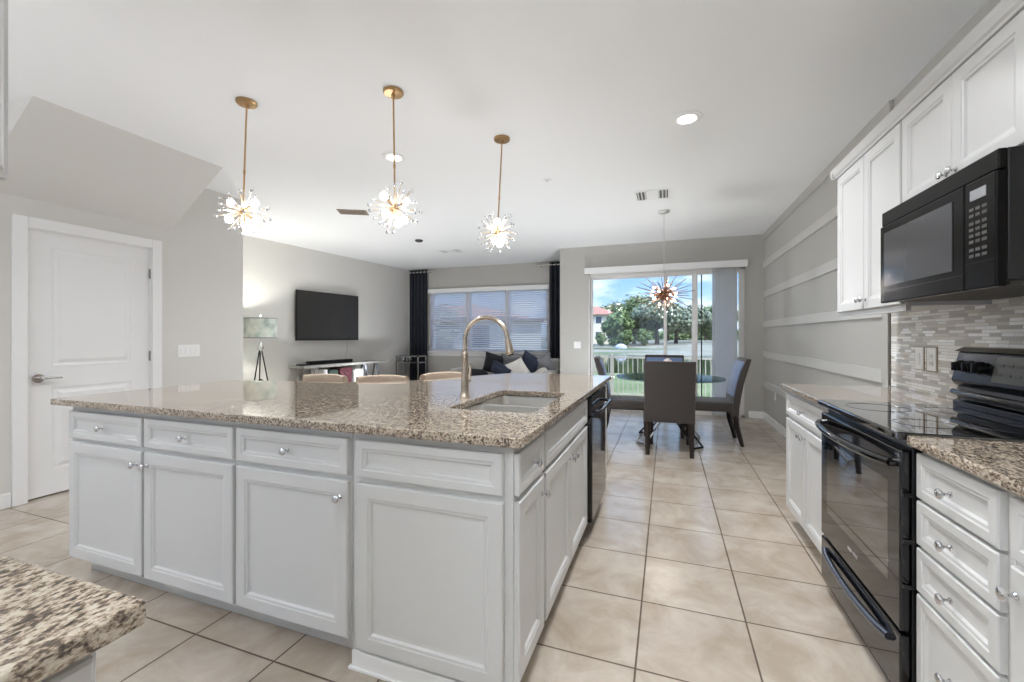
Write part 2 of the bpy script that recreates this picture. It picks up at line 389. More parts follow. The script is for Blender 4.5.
# living-room left wall (slightly out of square), closet block with the white door
struct('wall_living_left', MB().prism([(-6.05, 3.4), (-5.97, 3.4), (-5.97, 4.6), (-5.6, 8.45), (-5.6, 8.65), (-6.4, 8.65), (-6.4, 3.4)], 0, CE), M['wall'])
w = MB(); w.box(-6.4, XL, -2.9, 1.745, 0, CE); w.box(-6.4, XL, 2.556, 3.456, 0, CE); w.box(-6.4, XL, 1.745, 2.556, 2.035, CE); w.box(-6.4, XL-0.12, 1.745, 2.556, 0, 2.035)
struct('wall_left', w, M['wall'])
w = MB(); w.box(-4.5, -3.1, -2.9, -2.75, 0, CE); w.box(-0.1, 1.36, -2.9, -2.75, 0, CE); w.box(-3.1, -0.1, -2.9, -2.75, 2.35, CE)
struct('wall_rear', w, M['wall'])  # opening added behind the camera to let in soft daylight fill
struct('wall_kitchen_left', MB().box(-1.35, -1.24, -2.75, 0.30, 0, CE), M['wall'])
# sloping stair soffit
s_ = MB()
s_.prism([(-3.75, CE), (XL, 2.246), (XL, CE)], 1.50, 2.722, 'y')
struct('ceiling_soffit', s_, M['wall'])
# baseboards
BH = 0.105
struct('baseboard_right', MB().box(XR-0.014, XR, 3.36, YB, 0, BH, 0.004), M['trim'])
struct('baseboard_back', MB().box(OX1+0.05, XR-0.014, YB-0.014, YB, 0, BH, 0.004).box(-1.743, OX0-0.04, YB-0.014, YB, 0, BH, 0.004), M['trim'])
struct('baseboard_left', MB().box(XL, XL+0.014, -2.7, 1.66, 0, BH, 0.004).box(XL, XL+0.014, 2.64, 3.456, 0, BH, 0.004), M['trim'])
struct('baseboard_living', MB().box(-5.6, -1.75, YW-0.014, YW, 0, BH, 0.004), M['trim'])

# white two-panel door in the left wall, with casing, hinges and lever
c = MB(); X = XL
for (y0, y1, z0, z1) in ((1.665, 1.745, 0, 2.115), (2.556, 2.636, 0, 2.115), (1.7455, 2.5555, 2.035, 2.115)):
    c.box(X-0.002, X+0.018, y0, y1, z0, z1, 0.004)
c.box(X-0.11, X, 1.735, 1.748, 0, 2.035); c.box(X-0.11, X, 2.553, 2.566, 0, 2.035); c.box(X-0.11, X, 1.735, 2.566, 2.03, 2.045)
struct('trim_1', c, M['trim'])
T = Matrix.Translation((XL-0.025, 1.748, 0)) @ Matrix.Rotation(PI/2, 4, 'Z')     # local x -> +Y, local -y -> +X
d = MB(T)
dw, dh = 0.805, 2.03
def door_face(mb):
    mb.box(0, dw, 0, 0.035, 0.012, dh)
door_face(d)
door = struct('door_1', d, M['trim'])
FR = [(0, 0), (0.008, 0.006), (0.022, 0.002), (0.03, 0.002), (0.05, 0.009)]
for (z0, z1) in ((0.20, 0.835), (1.0, 1.91)):
    p = MB(T)
    p.panel(0.145, dw-0.145, z0, z1, 0.002, [(0, 0), (0, 0.008), (0.014, 0.001+0.002), (0.026, 0.003), (0.05, 0.011), (0.06, 0.011)])
    p.build('door_panel', M['trim'], door)
for z in (0.25, 1.05, 1.80):
    MB().box(XL-0.024, XL-0.004, 2.547, 2.556, z-0.045, z+0.045, 0.002).build('hinge', M['hinge'], door)
h = MB(T); h.cyl((0.066, 0.0, 0.91), (0.066, -0.012, 0.91), 0.032, seg=24); h.cyl((0.066, -0.012, 0.91), (0.066, -0.05, 0.91), 0.011)
h.tube([(0.066, -0.05, 0.91), (0.10, -0.055, 0.912), (0.14, -0.055, 0.912), (0.182, -0.052, 0.909)], 0.009, rs=[0.011, 0.010, 0.009, 0.008])
h.build('door_handle', M['chrome'], door, True)
MB().box(XL-0.03, XL-0.005, 1.746, 1.7495, 0.88, 0.94).build('strike_plate', M['hinge'], door)

# right accent wall: horizontal battens, top band, end board
k = MB()
for zc in (2.283, 1.840, 1.402, 0.963, 0.525):
    k.box(XR-0.022, XR, 3.50, YB, zc-0.045, zc+0.045, 0.002)
M['batten'] = mat('batten_paint', (200, 198, 194), 0.35)
struct('trim_2', k, M['batten'])
struct('trim_3', MB().box(XR-0.02, XR, 3.40, YB, CE-0.095, CE, 0.002), M['wallgrey'])
struct('trim_4', MB().box(XR-0.02, XR, 3.425, 3.50, 0, CE-0.095, 0.002), M['wallgrey'])
bs = struct('wall_backsplash', MB().box(XR-0.012, XR-0.0005, -1.2, 3.40, 0.914, 1.52), M['mosaic'])
struct('trim_5', MB().box(XR-0.016, XR-0.0005, 3.401, 3.415, 0.914, 1.52), mat('dark_edge', (92, 80, 66), 0.35, 0.6))  # thin dark strip between the end board and the backsplash

# sliding glass door
f = MB()
f.box(OX0, OX0+0.025, YB+0.02, YB+0.17, 0, OZ1); f.box(OX1-0.04, OX1, YB+0.02, YB+0.17, 0, OZ1)
f.box(OX0, OX1, YB+0.02, YB+0.17, OZ1-0.05, OZ1); f.box(OX0, OX1, YB+0.02, YB+0.17, 0, 0.03)
door2 = struct('door_2', f, M['alu'])
def sash(x0, x1, y, st=0.05):
    s = MB(); s.box(x0, x0+st, y, y+0.035, 0.03, OZ1-0.05); s.box(x1-st, x1, y, y+0.035, 0.03, OZ1-0.05)
    s.box(x0+st, x1-st, y, y+0.035, 0.03, 0.12); s.box(x0+st, x1-st, y, y+0.035, OZ1-0.11, OZ1-0.05)
    s.build('sash_frame', M['alu'], door2)
    MB().box(x0+st, x1-st, y+0.014, y+0.02, 0.12, OZ1-0.11).build('glass_pane', M['glass'], door2)
sash(OX0+0.025, 0.0, YB+0.12, 0.035)
sash(-0.05, 0.415, YB+0.075, 0.045)
sash(0.415, OX1-0.04, YB+0.03, 0.035)
MB().box(0.505, 0.522, YB+0.125, YB+0.14, 0.03, OZ1-0.05).build('screen_frame', M['blackplate'], door2)

# living-room window: frame, three lights, sill
f = MB()
f.box(WX0, WX0+0.05, YW+0.03, YW+0.16, WZ0, WZ1); f.box(WX1-0.05, WX1, YW+0.03, YW+0.16, WZ0, WZ1)
f.box(WX0, WX1, YW+0.03, YW+0.16, WZ1-0.04, WZ1); f.box(WX0, WX1, YW+0.03, YW+0.16, WZ0, WZ0+0.045)
MX = [-4.11, -3.19]
for mxx in MX: f.box(mxx-0.045, mxx+0.045, YW+0.03, YW+0.16, WZ0, WZ1)
f.box(WX0, WX1, YW+0.08, YW+0.13, 1.555, 1.60)
win = struct('window_1', f, M['alu'])
xs = [WX0+0.05]+MX+[WX1-0.05]
for i in range(3):
    MB().box(xs[i]+(0.045 if i else 0), xs[i+1]-(0.045 if i < 2 else 0), YW+0.10, YW+0.106, WZ0+0.045, WZ1-0.04).build('glass_pane', M['glass'], win)
struct('windowsill', MB().box(WX0-0.05, WX1+0.05, YW-0.05, YW+0.03, WZ0-0.035, WZ0, 0.005).box(WX0-0.03, WX1+0.03, YW-0.016, YW, WZ0-0.10, WZ0-0.035, 0.003), M['trim'])

# ------------------------------------------------------------------ cabinets
def DOORP(fw, t=0.02): return [(0, 0), (0, t-0.004), (0.004, t), (fw-0.008, t), (fw-0.004, t-0.003), (fw+0.004, t-0.004), (fw+0.010, t-0.011), (fw+0.02, t-0.012)]
KNOB = [(0.0085, 0), (0.0085, 0.003), (0.0048, 0.006), (0.0042, 0.014), (0.007, 0.018), (0.0135, 0.022), (0.0150, 0.027), (0.0125, 0.031), (0.006, 0.0335)]
def knob(parent, x, y, z, T):
    Mx = T @ Matrix.Translation((x, y, z)) @ Matrix.Rotation(PI/2, 4, 'X')
    return MB(Mx).lathe(KNOB, seg=16).build('knob', M['chrome'], parent, True)
def fronts(parent, lst, T=Matrix.Identity(4)):
    for kind, x0, x1, z0, z1, kn in lst:
        fw = {'door': 0.058, 'drawer': 0.036, 'panel': 0.058, 'drawer_panel': 0.036}[kind]
        m = MB(T); m.panel(x0, x1, z0, z1, 0, DOORP(fw))
        p = m.build({'door': 'door', 'drawer': 'drawer', 'panel': 'decorative_panel', 'drawer_panel': 'false_drawer_front'}[kind], M['cab'], parent)
        if kn: knob(p, kn[0], -0.02, kn[1], T)
def carcass(w, depth, z0, z1, top=False, kick=0.075, kh=0.10):
    m = MB(); t = 0.018; zb = z0+kh
    m.box(0, t, 0, depth, zb, z1); m.box(w-t, w, 0, depth, zb, z1); m.box(t, w-t, depth-t, depth, zb, z1); m.box(t, w-t, 0.0, depth-t, zb, zb+t)
    m.box(t, w-t, 0, 0.018, zb+t, z1)
    if top: m.box(t, w-t, 0.018, depth-t, z1-t, z1)
    return m
def base_cab(label, w, depth, loc, rotz, fr, group, z1=0.882):
    t = thing('base_cabinet', label, 'cabinet', loc, rotz, group)
    carcass(w, depth, 0, z1).build('body', M['cab'], t)
    MB().box(0.0, w, 0.075, depth, 0.0, 0.10).build('toe_kick', M['toe'], t)
    fronts(t, fr); return t
G = 'white base cabinets of the island'
w1 = 0.585
for (x0, lab, kx) in ((-2.870, 'white island cabinet furthest left, one drawer over one door', w1-0.035), (-2.280, 'white island cabinet second from the left end, knob at the door\'s top left', 0.035), (-1.690, 'white island cabinet beside the wide end panel, knob at the door\'s top right', w1-0.035)):
    base_cab(lab, w1+0.003, 0.6, (x0, 1.295, 0), 0, [('drawer', 0.008, w1-0.005, 0.715, 0.852, (w1/2, 0.785)), ('door', 0.008, w1-0.005, 0.112, 0.695, (kx, 0.635))], G)
# corner unit with flush decorative panel, base moulding, narrow drawer and door on the aisle side
t = thing('base_cabinet', 'white island corner cabinet with large blank panel and narrow aisle door', 'cabinet', (-1.098, 1.295, 0), 0, G)
cw = 0.633
m = MB(); m.box(0, 0.018, 0, 0.32, 0.0, 0.882); m.box(0.018, cw, 0, 0.018, 0.0, 0.882); m.box(cw-0.018, cw, 0.018, 0.32, 0.10, 0.882); m.box(0.018, cw-0.018, 0.30, 0.32, 0.1, 0.882); m.box(0.018, cw-0.018, 0.018, 0.30, 0.1, 0.118)
m.build('body', M['cab'], t)
m = MB(); m.box(-0.012, cw-0.04, -0.016, 0, 0, 0.012, 0.003); m.box(0.0, cw-0.04, -0.010, 0, 0, 0.07, 0.003); m.build('base_molding', M['trim'], t)
fronts(t, [('drawer_panel', 0.028, cw-0.030, 0.716, 0.853, None), ('panel', 0.028, cw-0.030, 0.085, 0.695, None)])
Ts = Matrix.Translation((cw, 0, 0)) @ Matrix.Rotation(PI/2, 4, 'Z')
fronts(t, [('drawer', 0.006, 0.298, 0.716, 0.853, (0.152, 0.785)), ('door', 0.006, 0.298, 0.112, 0.695, (0.265, 0.635))], Ts)
MB(Ts).box(0.02, 0.32, 0.06, 0.075, 0, 0.10).build('toe_kick', M['toe'], t)
base_cab('white sink cabinet of the island with a pair of doors facing the aisle', 0.938, 0.6, (-0.465, 1.617, 0), PI/2,
         [('drawer_panel', 0.008, 0.930, 0.716, 0.853, None), ('door', 0.008, 0.466, 0.112, 0.695, (0.435, 0.635)), ('door', 0.470, 0.930, 0.112, 0.695, (0.503, 0.635))], G)
t = thing('end_panel', 'white end panel closing the island beyond the dishwasher', 'cabinet panel', (-0.465, 3.18, 0), PI/2)
m = MB(); m.box(0, 0.25, 0, 0.6, 0.0, 0.882); m.build('body', M['cab'], t)
MB().panel(0.02, 0.23, 0.12, 0.85, 0.0, DOORP(0.045)).build('decorative_panel', M['cab'], t)

# dishwasher
t = thing('dishwasher', 'glossy black dishwasher at the far end of the island aisle side', 'dishwasher', (-0.465, 2.563, 0), PI/2)
dww = 0.600
MB().box(0.01, dww-0.01, 0.03, 0.57, 0.1, 0.86).build('body', M['blacksatin'], t)
MB().box(0.003, dww-0.003, -0.045, 0.03, 0.11, 0.745, 0.008).build('door', M['black'], t)
c = MB().box(0.003, dww-0.003, -0.045, 0.03, 0.75, 0.868, 0.008).build('control_panel', M['black'], t)
m = MB(); m.tube([(0.05, -0.045, 0.775), (0.05, -0.082, 0.775), (0.08, -0.088, 0.775), (dww-0.08, -0.088, 0.775), (dww-0.05, -0.082, 0.775), (dww-0.05, -0.045, 0.775)], 0.012); m.build('handle', M['blackplate'], t, True)
MB().box(0.02, dww-0.02, 0.05, 0.07, 0.0, 0.1).build('toe_kick', M['blacksatin'], t)

# island worktop with the sink cut-out
def slab(outline, holes, z0, z1, name, parent=None, bev=0.004):
    b = bmesh.new(); es = []
    for lp in [outline]+holes:
        vs = [b.verts.new((x, y, z1)) for x, y in lp]
        es += [b.edges.new((vs[i], vs[(i+1) % len(vs)])) for i in range(len(vs))]
    bmesh.ops.triangle_fill(b, edges=es, use_beauty=True)
    r = bmesh.ops.extrude_face_region(b, geom=b.faces[:])
    for v in [g for g in r['geom'] if isinstance(g, bmesh.types.BMVert)]: v.co.z = z0
    bmesh.ops.recalc_face_normals(b, faces=b.faces)
    bmesh.ops.dissolve_limit(b, angle_limit=0.01, verts=b.verts[:], edges=b.edges[:])
    hard = [e for e in b.edges if len(e.link_faces) == 2 and e.calc_face_angle() > 1.2]
    bmesh.ops.bevel(b, geom=hard, offset=bev, segments=2, profile=0.5, affect='EDGES')
    mb = MB(); mb.b.free(); mb.b = b
    return mb.build(name, M['granite'], parent)
def rrect(x0, x1, y0, y1, r, n=6):
    o = []
    for cx, cy_, a in ((x1-r, y1-r, 0), (x0+r, y1-r, PI/2), (x0+r, y0+r, PI), (x1-r, y0+r, 1.5*PI)):
        for i in range(n+1): o.append((cx+r*math.cos(a+PI/2*i/n), cy_+r*math.sin(a+PI/2*i/n)))
    return o
outl = [(-2.945, 1.240), (-0.440, 1.248), (-0.422, 1.266), (-0.418, 3.485), (-1.17, 3.470), (-1.27, 3.40), (-1.36, 3.26), (-1.43, 3.12), (-1.50, 2.98), (-1.585, 2.80), (-1.66, 2.67), (-1.76, 2.555), (-1.88, 2.465), (-2.03, 2.39), (-2.24, 2.325), (-2.45, 2.285), (-2.80, 2.24), (-2.90, 2.20), (-2.935, 2.13)]
SX0, SX1, SY0, SY1 = -0.915, -0.525, 1.675, 2.345
o = slab(outl, [rrect(SX0, SX1, SY0, SY1, 0.045)], 0.8825, 0.914, 'island_countertop')
tag(o, 'speckled beige granite worktop of the L-shaped island', 'countertop')
# knee wall carrying the bar overhang
struct('wall_island_knee', MB().prism([(-2.86, 1.90), (-1.07, 1.90), (-1.07, 3.43), (-1.20, 3.43), (-1.20, 2.03), (-2.86, 2.03)], 0, 0.882), M['wallgrey'])

# sink, two bowls
t = thing('kitchen_sink', 'stainless double bowl sink set under the island granite', 'sink', (0, 0, 0))
def bowl(x0, x1, y0, y1, zr, depth, name):
    m = MB(); n = 6; r = 0.055
    o1 = rrect(x0-0.012, x1+0.012, y0-0.012, y1+0.012, r+0.012, n); i1 = rrect(x0, x1, y0, y1, r, n); i2 = rrect(x0+0.012, x1-0.012, y0+0.012, y1-0.012, r, n); i3 = rrect(x0+0.05, x1-0.05, y0+0.05, y1-0.05, 0.03, n)
    rings = []
    for pl, z in ((o1, zr), (i1, zr), (i2, zr-depth+0.03), (i3, zr-depth)):
        rings.append([m._v((p[0], p[1], z)) for p in pl])
    L = len(o1)
    for A, B in zip(rings, rings[1:]):
        for k_ in range(L): m.b.faces.new((A[k_], A[(k_+1) % L], B[(k_+1) % L], B[k_]))
    m.b.faces.new(rings[-1]); b_ = m.build(name, M['steel'], t, True)
    MB().lathe([(0.0, 0.004), (0.02, 0.002), (0.04, 0.004), (0.045, 0.0)], ((x0+x1)/2, (y0+y1)/2, zr-depth+0.001)).build('drain', M['chrome'], b_, True)
ym = 2.02
bowl(SX0-0.004, SX1+0.004, SY0-0.004, ym-0.014, 0.880, 0.20, 'bowl'); bowl(SX0-0.004, SX1+0.004, ym+0.014, SY1+0.004, 0.880, 0.20, 'bowl')
# faucet
t = thing('kitchen_faucet', 'tall brushed nickel gooseneck faucet behind the island sink', 'faucet', (-0.985, 2.00, 0.914))
MB().lathe([(0.027, 0), (0.027, 0.006), (0.023, 0.012), (0.0195, 0.035), (0.0205, 0.06), (0.0185, 0.12), (0.0165, 0.20), (0.0185, 0.21), (0.019, 0.225), (0.015, 0.235)]).build('body', M['nickel'], t, True)
pts = []; R_ = 0.118
for z in (0.23, 0.26, 0.29): pts.append((0, 0, z))
for i in range(17):
    a = PI-i*(PI-0.22)/16; pts.append((R_+R_*math.cos(a), 0, 0.295+R_*math.sin(a)))
ex = pts[-1]
pts.append((ex[0]+0.004, 0, ex[2]-0.03))
MB().tube(pts, 0.0115, 14).build('spout', M['nickel'], t, True)
s = MB(); s.cyl((ex[0]+0.003, 0, ex[2]-0.02), (ex[0]+0.017, 0, ex[2]-0.085), 0.015, 0.021, 20); s.cyl((ex[0]+0.017, 0, ex[2]-0.085), (ex[0]+0.0195, 0, ex[2]-0.095), 0.021, 0.018, 20)
sp_ = s.build('spray_head', M['nickel'], t, True)
MB().cyl((ex[0]+0.0195, 0, ex[2]-0.095), (ex[0]+0.021, 0, ex[2]-0.101), 0.016, 0.016, 20).build('spray_face', M['blacksatin'], sp_)
m = MB(); m.cyl((0.0, 0.018, 0.085), (0.0, 0.045, 0.085), 0.013); m.tube([(0, 0.04, 0.085), (0.0, 0.06, 0.11), (0.0, 0.068, 0.17)], 0.006, rs=[0.009, 0.007, 0.005]); m.build('lever', M['nickel'], t, True)

# ---- right run
G2 = 'white base cabinets by the range'
CZ = 0.882
base_cab('white base cabinet beyond the range with one wide drawer over two doors', 0.80, 0.595, (0.762, 3.292, 0), -PI/2,
         [('drawer', 0.008, 0.79, 0.716, 0.853, (0.40, 0.785)), ('door', 0.008, 0.396, 0.112, 0.695, (0.365, 0.645)), ('door', 0.400, 0.79, 0.112, 0.695, (0.432, 0.645))], G2)
base_cab('white four-drawer stack just right of the range', 0.385, 0.595, (0.762, 1.717, 0), -PI/2,
         [('drawer', 0.006, 0.362, 0.722, 0.862, (0.184, 0.79)), ('drawer', 0.006, 0.362, 0.574, 0.712, (0.184, 0.643)), ('drawer', 0.006, 0.362, 0.427, 0.564, (0.184, 0.495)), ('drawer', 0.006, 0.362, 0.112, 0.417, (0.184, 0.27))], G2)
base_cab('white base cabinet cut off by the right edge of the photo', 0.62, 0.595, (0.762, 1.330, 0), -PI/2,
         [('drawer', 0.012, 0.60, 0.722, 0.862, (0.30, 0.79)), ('door', 0.012, 0.60, 0.112, 0.705, (0.035, 0.645))], G2)
o = MB().box(0.717, XR-0.013, 2.497, 3.297, 0.8825, 0.914, 0.005).build('granite_countertop', M['granite']); tag(o, 'short grey-beige granite counter beyond the range', 'countertop')
o = MB().box(0.722, XR-0.013, 0.70, 1.722, 0.8825, 0.914, 0.005).build('granite_countertop', M['granite']); tag(o, 'granite counter at the right edge in front of the range', 'countertop')

# range: local x along the front (towards the camera), local -y towards the aisle
t = thing('electric_range', 'glossy black freestanding electric range under the microwave', 'range', (0.74, 2.489, 0), -PI/2)
RW = 0.762
MB().box(0.0, RW, 0.0, 0.585, 0.06, 0.895, 0.003).build('body', M['blacksatin'], t)
for x in (0.05, RW-0.05):
    for y in (0.06, 0.52): MB().cyl((x, y, 0), (x, y, 0.06), 0.016).build('foot', M['blacksatin'], t)
ct = MB(); ct.box(-0.002, RW+0.002, -0.045, 0.50, 0.896, 0.921, 0.006); ck = ct.build('cooktop', M['blackglass'], t)
for (x, y, r) in ((0.20, 0.12, 0.11), (0.56, 0.12, 0.085), (0.20, 0.37, 0.085), (0.56, 0.37, 0.11)):
    MB().tube([(x+r*math.cos(k*PI/24), y+r*math.sin(k*PI/24), 0.9212) for k in range(48)], 0.0007, 4, closed=True).build('burner_ring', M['blackplate'], ck)
d = MB(); d.box(0.004, RW-0.004, -0.030, -0.001, 0.275, 0.862, 0.006); dr = d.build('oven_door', M['black'], t)
MB().box(0.085, RW-0.085, -0.0303, -0.029, 0.40, 0.74).build('oven_window', M['blackglass'], dr)
h = MB(); pts = []
for i in range(13):
    u = i/12; pts.append((0.03+(RW-0.06)*u, -0.045-0.048*math.sin(PI*u)**0.6, 0.815))
h.tube(pts, 0.014, 12)
h.cyl((0.035, -0.03, 0.815), (0.035, -0.05, 0.815), 0.014); h.cyl((RW-0.035, -0.03, 0.815), (RW-0.035, -0.05, 0.815), 0.014)
h.build('door_handle', M['black'], dr, True)
m = MB()
for k_ in range(9):
    if k_ == 4: continue
    m.box(0.335+k_*0.0105, 0.342+k_*0.0105, -0.0315, -0.0298, 0.345, 0.357)
m.build('badge', M['silver'], dr)
d = MB(); d.box(0.004, RW-0.004, -0.030, -0.001, 0.062, 0.262, 0.006); dd = d.build('storage_drawer', M['black'], t)
pts = [(0.07+(RW-0.14)*i/12, -0.034-0.020*math.sin(PI*i/12)**0.5, 0.215-0.012*math.sin(PI*i/12)) for i in range(13)]
MB().tube(pts, 0.013, 10).build('drawer_handle', mat('blued_steel', (120, 128, 145), 0.2, 0.9), dd, True)
for z_ in (0.72, 0.57, 0.425): MB().box(RW, RW+0.006, -0.025, 0.0, z_-0.006, z_+0.006).build('side_clip', M['blacksatin'], t)
# backguard
bg_ = MB(); bg_.prism([(0.470, 0.921), (0.585, 0.921), (0.600, 1.165), (0.520, 1.175), (0.490, 1.16), (0.465, 1.035), (0.475, 1.02), (0.490, 1.01), (0.478, 0.985), (0.488, 0.955), (0.470, 0.945)], 0.0, RW, 'x', 0.003)
bgo = bg_.build('backguard', M['blackplate'], t)
MB().prism([(0.475, 1.164), (0.60, 1.168), (0.60, 1.182), (0.51, 1.184)], -0.004, RW+0.004, 'x', 0.003).build('cap_rail', M['black'], bgo)
MB().tube([(0.01, 0.470, 0.985), (0.2, 0.455, 0.985), (0.38, 0.452, 0.985), (0.56, 0.455, 0.985), (RW-0.01, 0.470, 0.985)], 0.014, 12).build('lower_rail', M['black'], bgo, True)
def pface(u): return (0.465+(0.490-0.465)*u, 1.035+(1.16-1.035)*u)
for x in (0.055, 0.125, 0.185, 0.63, 0.70):
    y, z = pface(0.55); kn_ = MB(); kn_.cyl((x, y, z), (x, y-0.028, z-0.006), 0.024, 0.021, 20); kn_.box(x-0.004, x+0.004, y-0.04, y-0.02, z-0.024, z+0.014, 0.002); kn_.build('control_knob', M['blacksatin'], bgo, True)
y0, z0 = pface(0.12); y1, z1 = pface(0.92)
MB().prism([(y0-0.003, z0), (y0+0.01, z0), (y1+0.01, z1), (y1-0.003, z1)], 0.25, 0.57, 'x').build('control_panel', mat('clock_panel', (58, 58, 50), 0.3), bgo)
m = MB()
for i in range(6):
    for j in range(2):
        u = 0.35+j*0.3; y, z = pface(u); m.box(0.275+i*0.048, 0.30+i*0.048, y-0.0045, y-0.002, z-0.006, z+0.006)
m.build('buttons', M['button'], bgo, kind='stuff')

# microwave
M['mwblack'] = mat('appliance_black', (20, 19, 18), 0.16, spec=0.1)
t = thing('microwave', 'black over-the-range microwave hung below the white wall cabinets', 'microwave', (0.975, 2.492, 1.385), -PI/2)
MW, MH = 0.756, 0.425
MB().box(0, MW, 0, 0.37, 0.02, MH-0.002, 0.003).build('body', M['blacksatin'], t)
MB().box(0.0, MW, -0.022, 0, MH-0.065, MH-0.002, 0.004).build('vent_grille', M['mwblack'], t)
d = MB(); d.box(0, 0.605, -0.028, 0, 0.0, MH-0.068, 0.005); md = d.build('door', M['mwblack'], t)
MB().box(0.045, 0.545, -0.031, -0.027, 0.075, MH-0.105, 0.001).build('window', M['winmesh'], md)
MB().box(0.02, 0.60, -0.0292, -0.0275, 0.052, 0.0545).build('trim_line', M['blackplate'], md)
c = MB(); c.box(0.609, MW, -0.028, 0, 0.0, MH-0.068, 0.005); cp = c.build('control_panel', M['mwblack'], t)
MB().box(0.640, 0.715, -0.030, -0.0275, 0.292, 0.325).build('display', M['display'], cp)
for (zz, rows) in ((0.268, 2), (0.222, 4), (0.135, 2)):
    for j in range(rows):
        for i in range(3): MB().box(0.634+i*0.031, 0.656+i*0.031, -0.0292, -0.0275, zz-j*0.02-0.010, zz-j*0.02).build('button', M['button'], cp)
MB().box(0.03, MW-0.03, 0.02, 0.35, 0.004, 0.021, 0.003).build('underside_grille', M['ventdark'], t)
MB().box(0.615, MW-0.004, -0.0292, -0.0275, 0.085, 0.087).build('trim_line', M['blackplate'], cp)

# upper cabinets
UX = 1.045
t = thing('wall_cabinet', 'tall white two-door wall cabinet left of the microwave', 'cabinet', (UX, 3.290, 1.372), -PI/2, 'white wall cabinets')
m = carcass(0.795, XR-0.001-UX, -0.10, 0.872, True); m.build('body', M['cab'], t)
MB().box(0, 0.795, 0.0, 0.02, -0.022, 0).build('light_rail', M['cab'], t)
fronts(t, [('door', 0.006, 0.396, 0.008, 0.864, (0.372, 0.06)), ('door', 0.400, 0.789, 0.008, 0.864, (0.424, 0.06))])
t = thing('wall_cabinet', 'short white two-door wall cabinet above the microwave', 'cabinet', (UX, 2.492, 1.815), -PI/2, 'white wall cabinets')
carcass(0.757, XR-0.001-UX, -0.10, 0.429, True).build('body', M['cab'], t)
fronts(t, [('door', 0.008, 0.376, 0.008, 0.421, (0.350, 0.045)), ('door', 0.380, 0.749, 0.008, 0.421, (0.406, 0.045))])
cr_ = MB(); cr_.prism([(UX, 2.240), (UX-0.023, 2.240), (UX-0.026, 2.250), (UX-0.034, 2.257), (UX-0.044, 2.280), (UX-0.048, 2.296), (UX+0.03, 2.296), (UX+0.03, 2.2445), (UX, 2.2445)], 1.40, 3.305, 'y')
cr_.prism([(3.291, 2.240), (3.302, 2.240), (3.312, 2.257), (3.330, 2.280), (3.334, 2.296), (3.291, 2.296)], UX-0.046, XR-0.025, 'x')
o = cr_.build('crown_molding', M['cab']); tag(o, 'white crown molding running along the top of the wall cabinets', 'molding')

# near-left counter, cabinet and wall cabinet at the frame edge
o = MB().box(-1.235, -0.592, -0.9, 0.338, 0.8825, 0.914, 0.007, 3).build('granite_countertop', M['granite']); tag(o, 'speckled granite counter corner close to the camera, bottom left', 'countertop')
t = thing('base_cabinet', 'white base cabinet under the near granite corner, bottom left', 'cabinet', (-0.64, -0.30, 0), PI/2)
carcass(0.61, 0.59, 0, 0.882).build('body', M['cab'], t)
MB().box(0, 0.61, 0.075, 0.59, 0, 0.10).build('toe_kick', M['toe'], t)
fronts(t, [('drawer', 0.01, 0.60, 0.716, 0.862, (0.3, 0.785)), ('door', 0.01, 0.60, 0.112, 0.695, (0.05, 0.635))])
t = thing('wall_cabinet', 'white wall cabinet edge at the upper left corner of the photo', 'cabinet', (-0.875, -0.60, 1.455), PI/2)
carcass(0.925, 0.33, -0.10, 1.0, True).build('body', M['cab'], t)
fronts(t, [('door', 0.01, 0.46, 0.008, 0.99, (0.43, 0.05)), ('door', 0.465, 0.915, 0.008, 0.99, (0.50, 0.05))])

# ------------------------------------------------------------------ switches and outlets
def plate(name, label, cat, loc, rotz, w_, h_, rock, outlet=False, m_=None, group=None):
    t = thing(name, label, cat, loc, rotz, group)
    MB().box(-w_/2, w_/2, -0.006, 0, -h_/2, h_/2, 0.002).build('cover_plate', m_ or M['plate'], t)
    for i in range(rock):
        x = (i-(rock-1)/2)*0.046
        if outlet:
            for z in (-0.02, 0.02):
                p = MB().box(x-0.014, x+0.014, -0.009, -0.005, z-0.013, z+0.013, 0.002).build('socket', M['plate'], t)
                MB().box(x-0.007, x-0.005, -0.0095, -0.0088, z-0.004, z+0.006).box(x+0.005, x+0.007, -0.0095, -0.0088, z-0.004, z+0.006).build('slots', M['ventdark'], p)
        else:
            MB().box(x-0.016, x+0.016, -0.010, -0.005, -0.033, 0.033, 0.002).build('rocker', M['white'], t)
    return t
plate('light_switch', 'white four-gang switch plate on the wall right of the closed door', 'switch', (XL, 2.882, 1.085), PI/2, 0.205, 0.118, 4)
plate('light_switch', 'white double switch plate left of the sliding door', 'switch', (-1.44, YB, 1.075), 0, 0.118, 0.118, 2)
plate('wall_outlet', 'white outlet low on the battened grey wall', 'outlet', (XR, 6.55, 0.43), -PI/2, 0.075, 0.118, 1, True)
t = plate('wall_outlet', 'white outlet on the mosaic backsplash, the one nearer the range', 'outlet', (XR-0.012, 2.945, 1.105), -PI/2, 0.082, 0.125, 1, True)
MB().box(-0.052, 0.052, -0.003, 0, -0.068, 0.068).build('gasket_frame', M['taupe'], t)
t = plate('light_switch', 'taupe edged switch on the mosaic backsplash, left of the outlet', 'switch', (XR-0.012, 3.065, 1.105), -PI/2, 0.082, 0.125, 1)
MB().box(-0.048, 0.048, -0.003, 0, -0.066, 0.066).build('gasket_frame', M['taupe'], t)

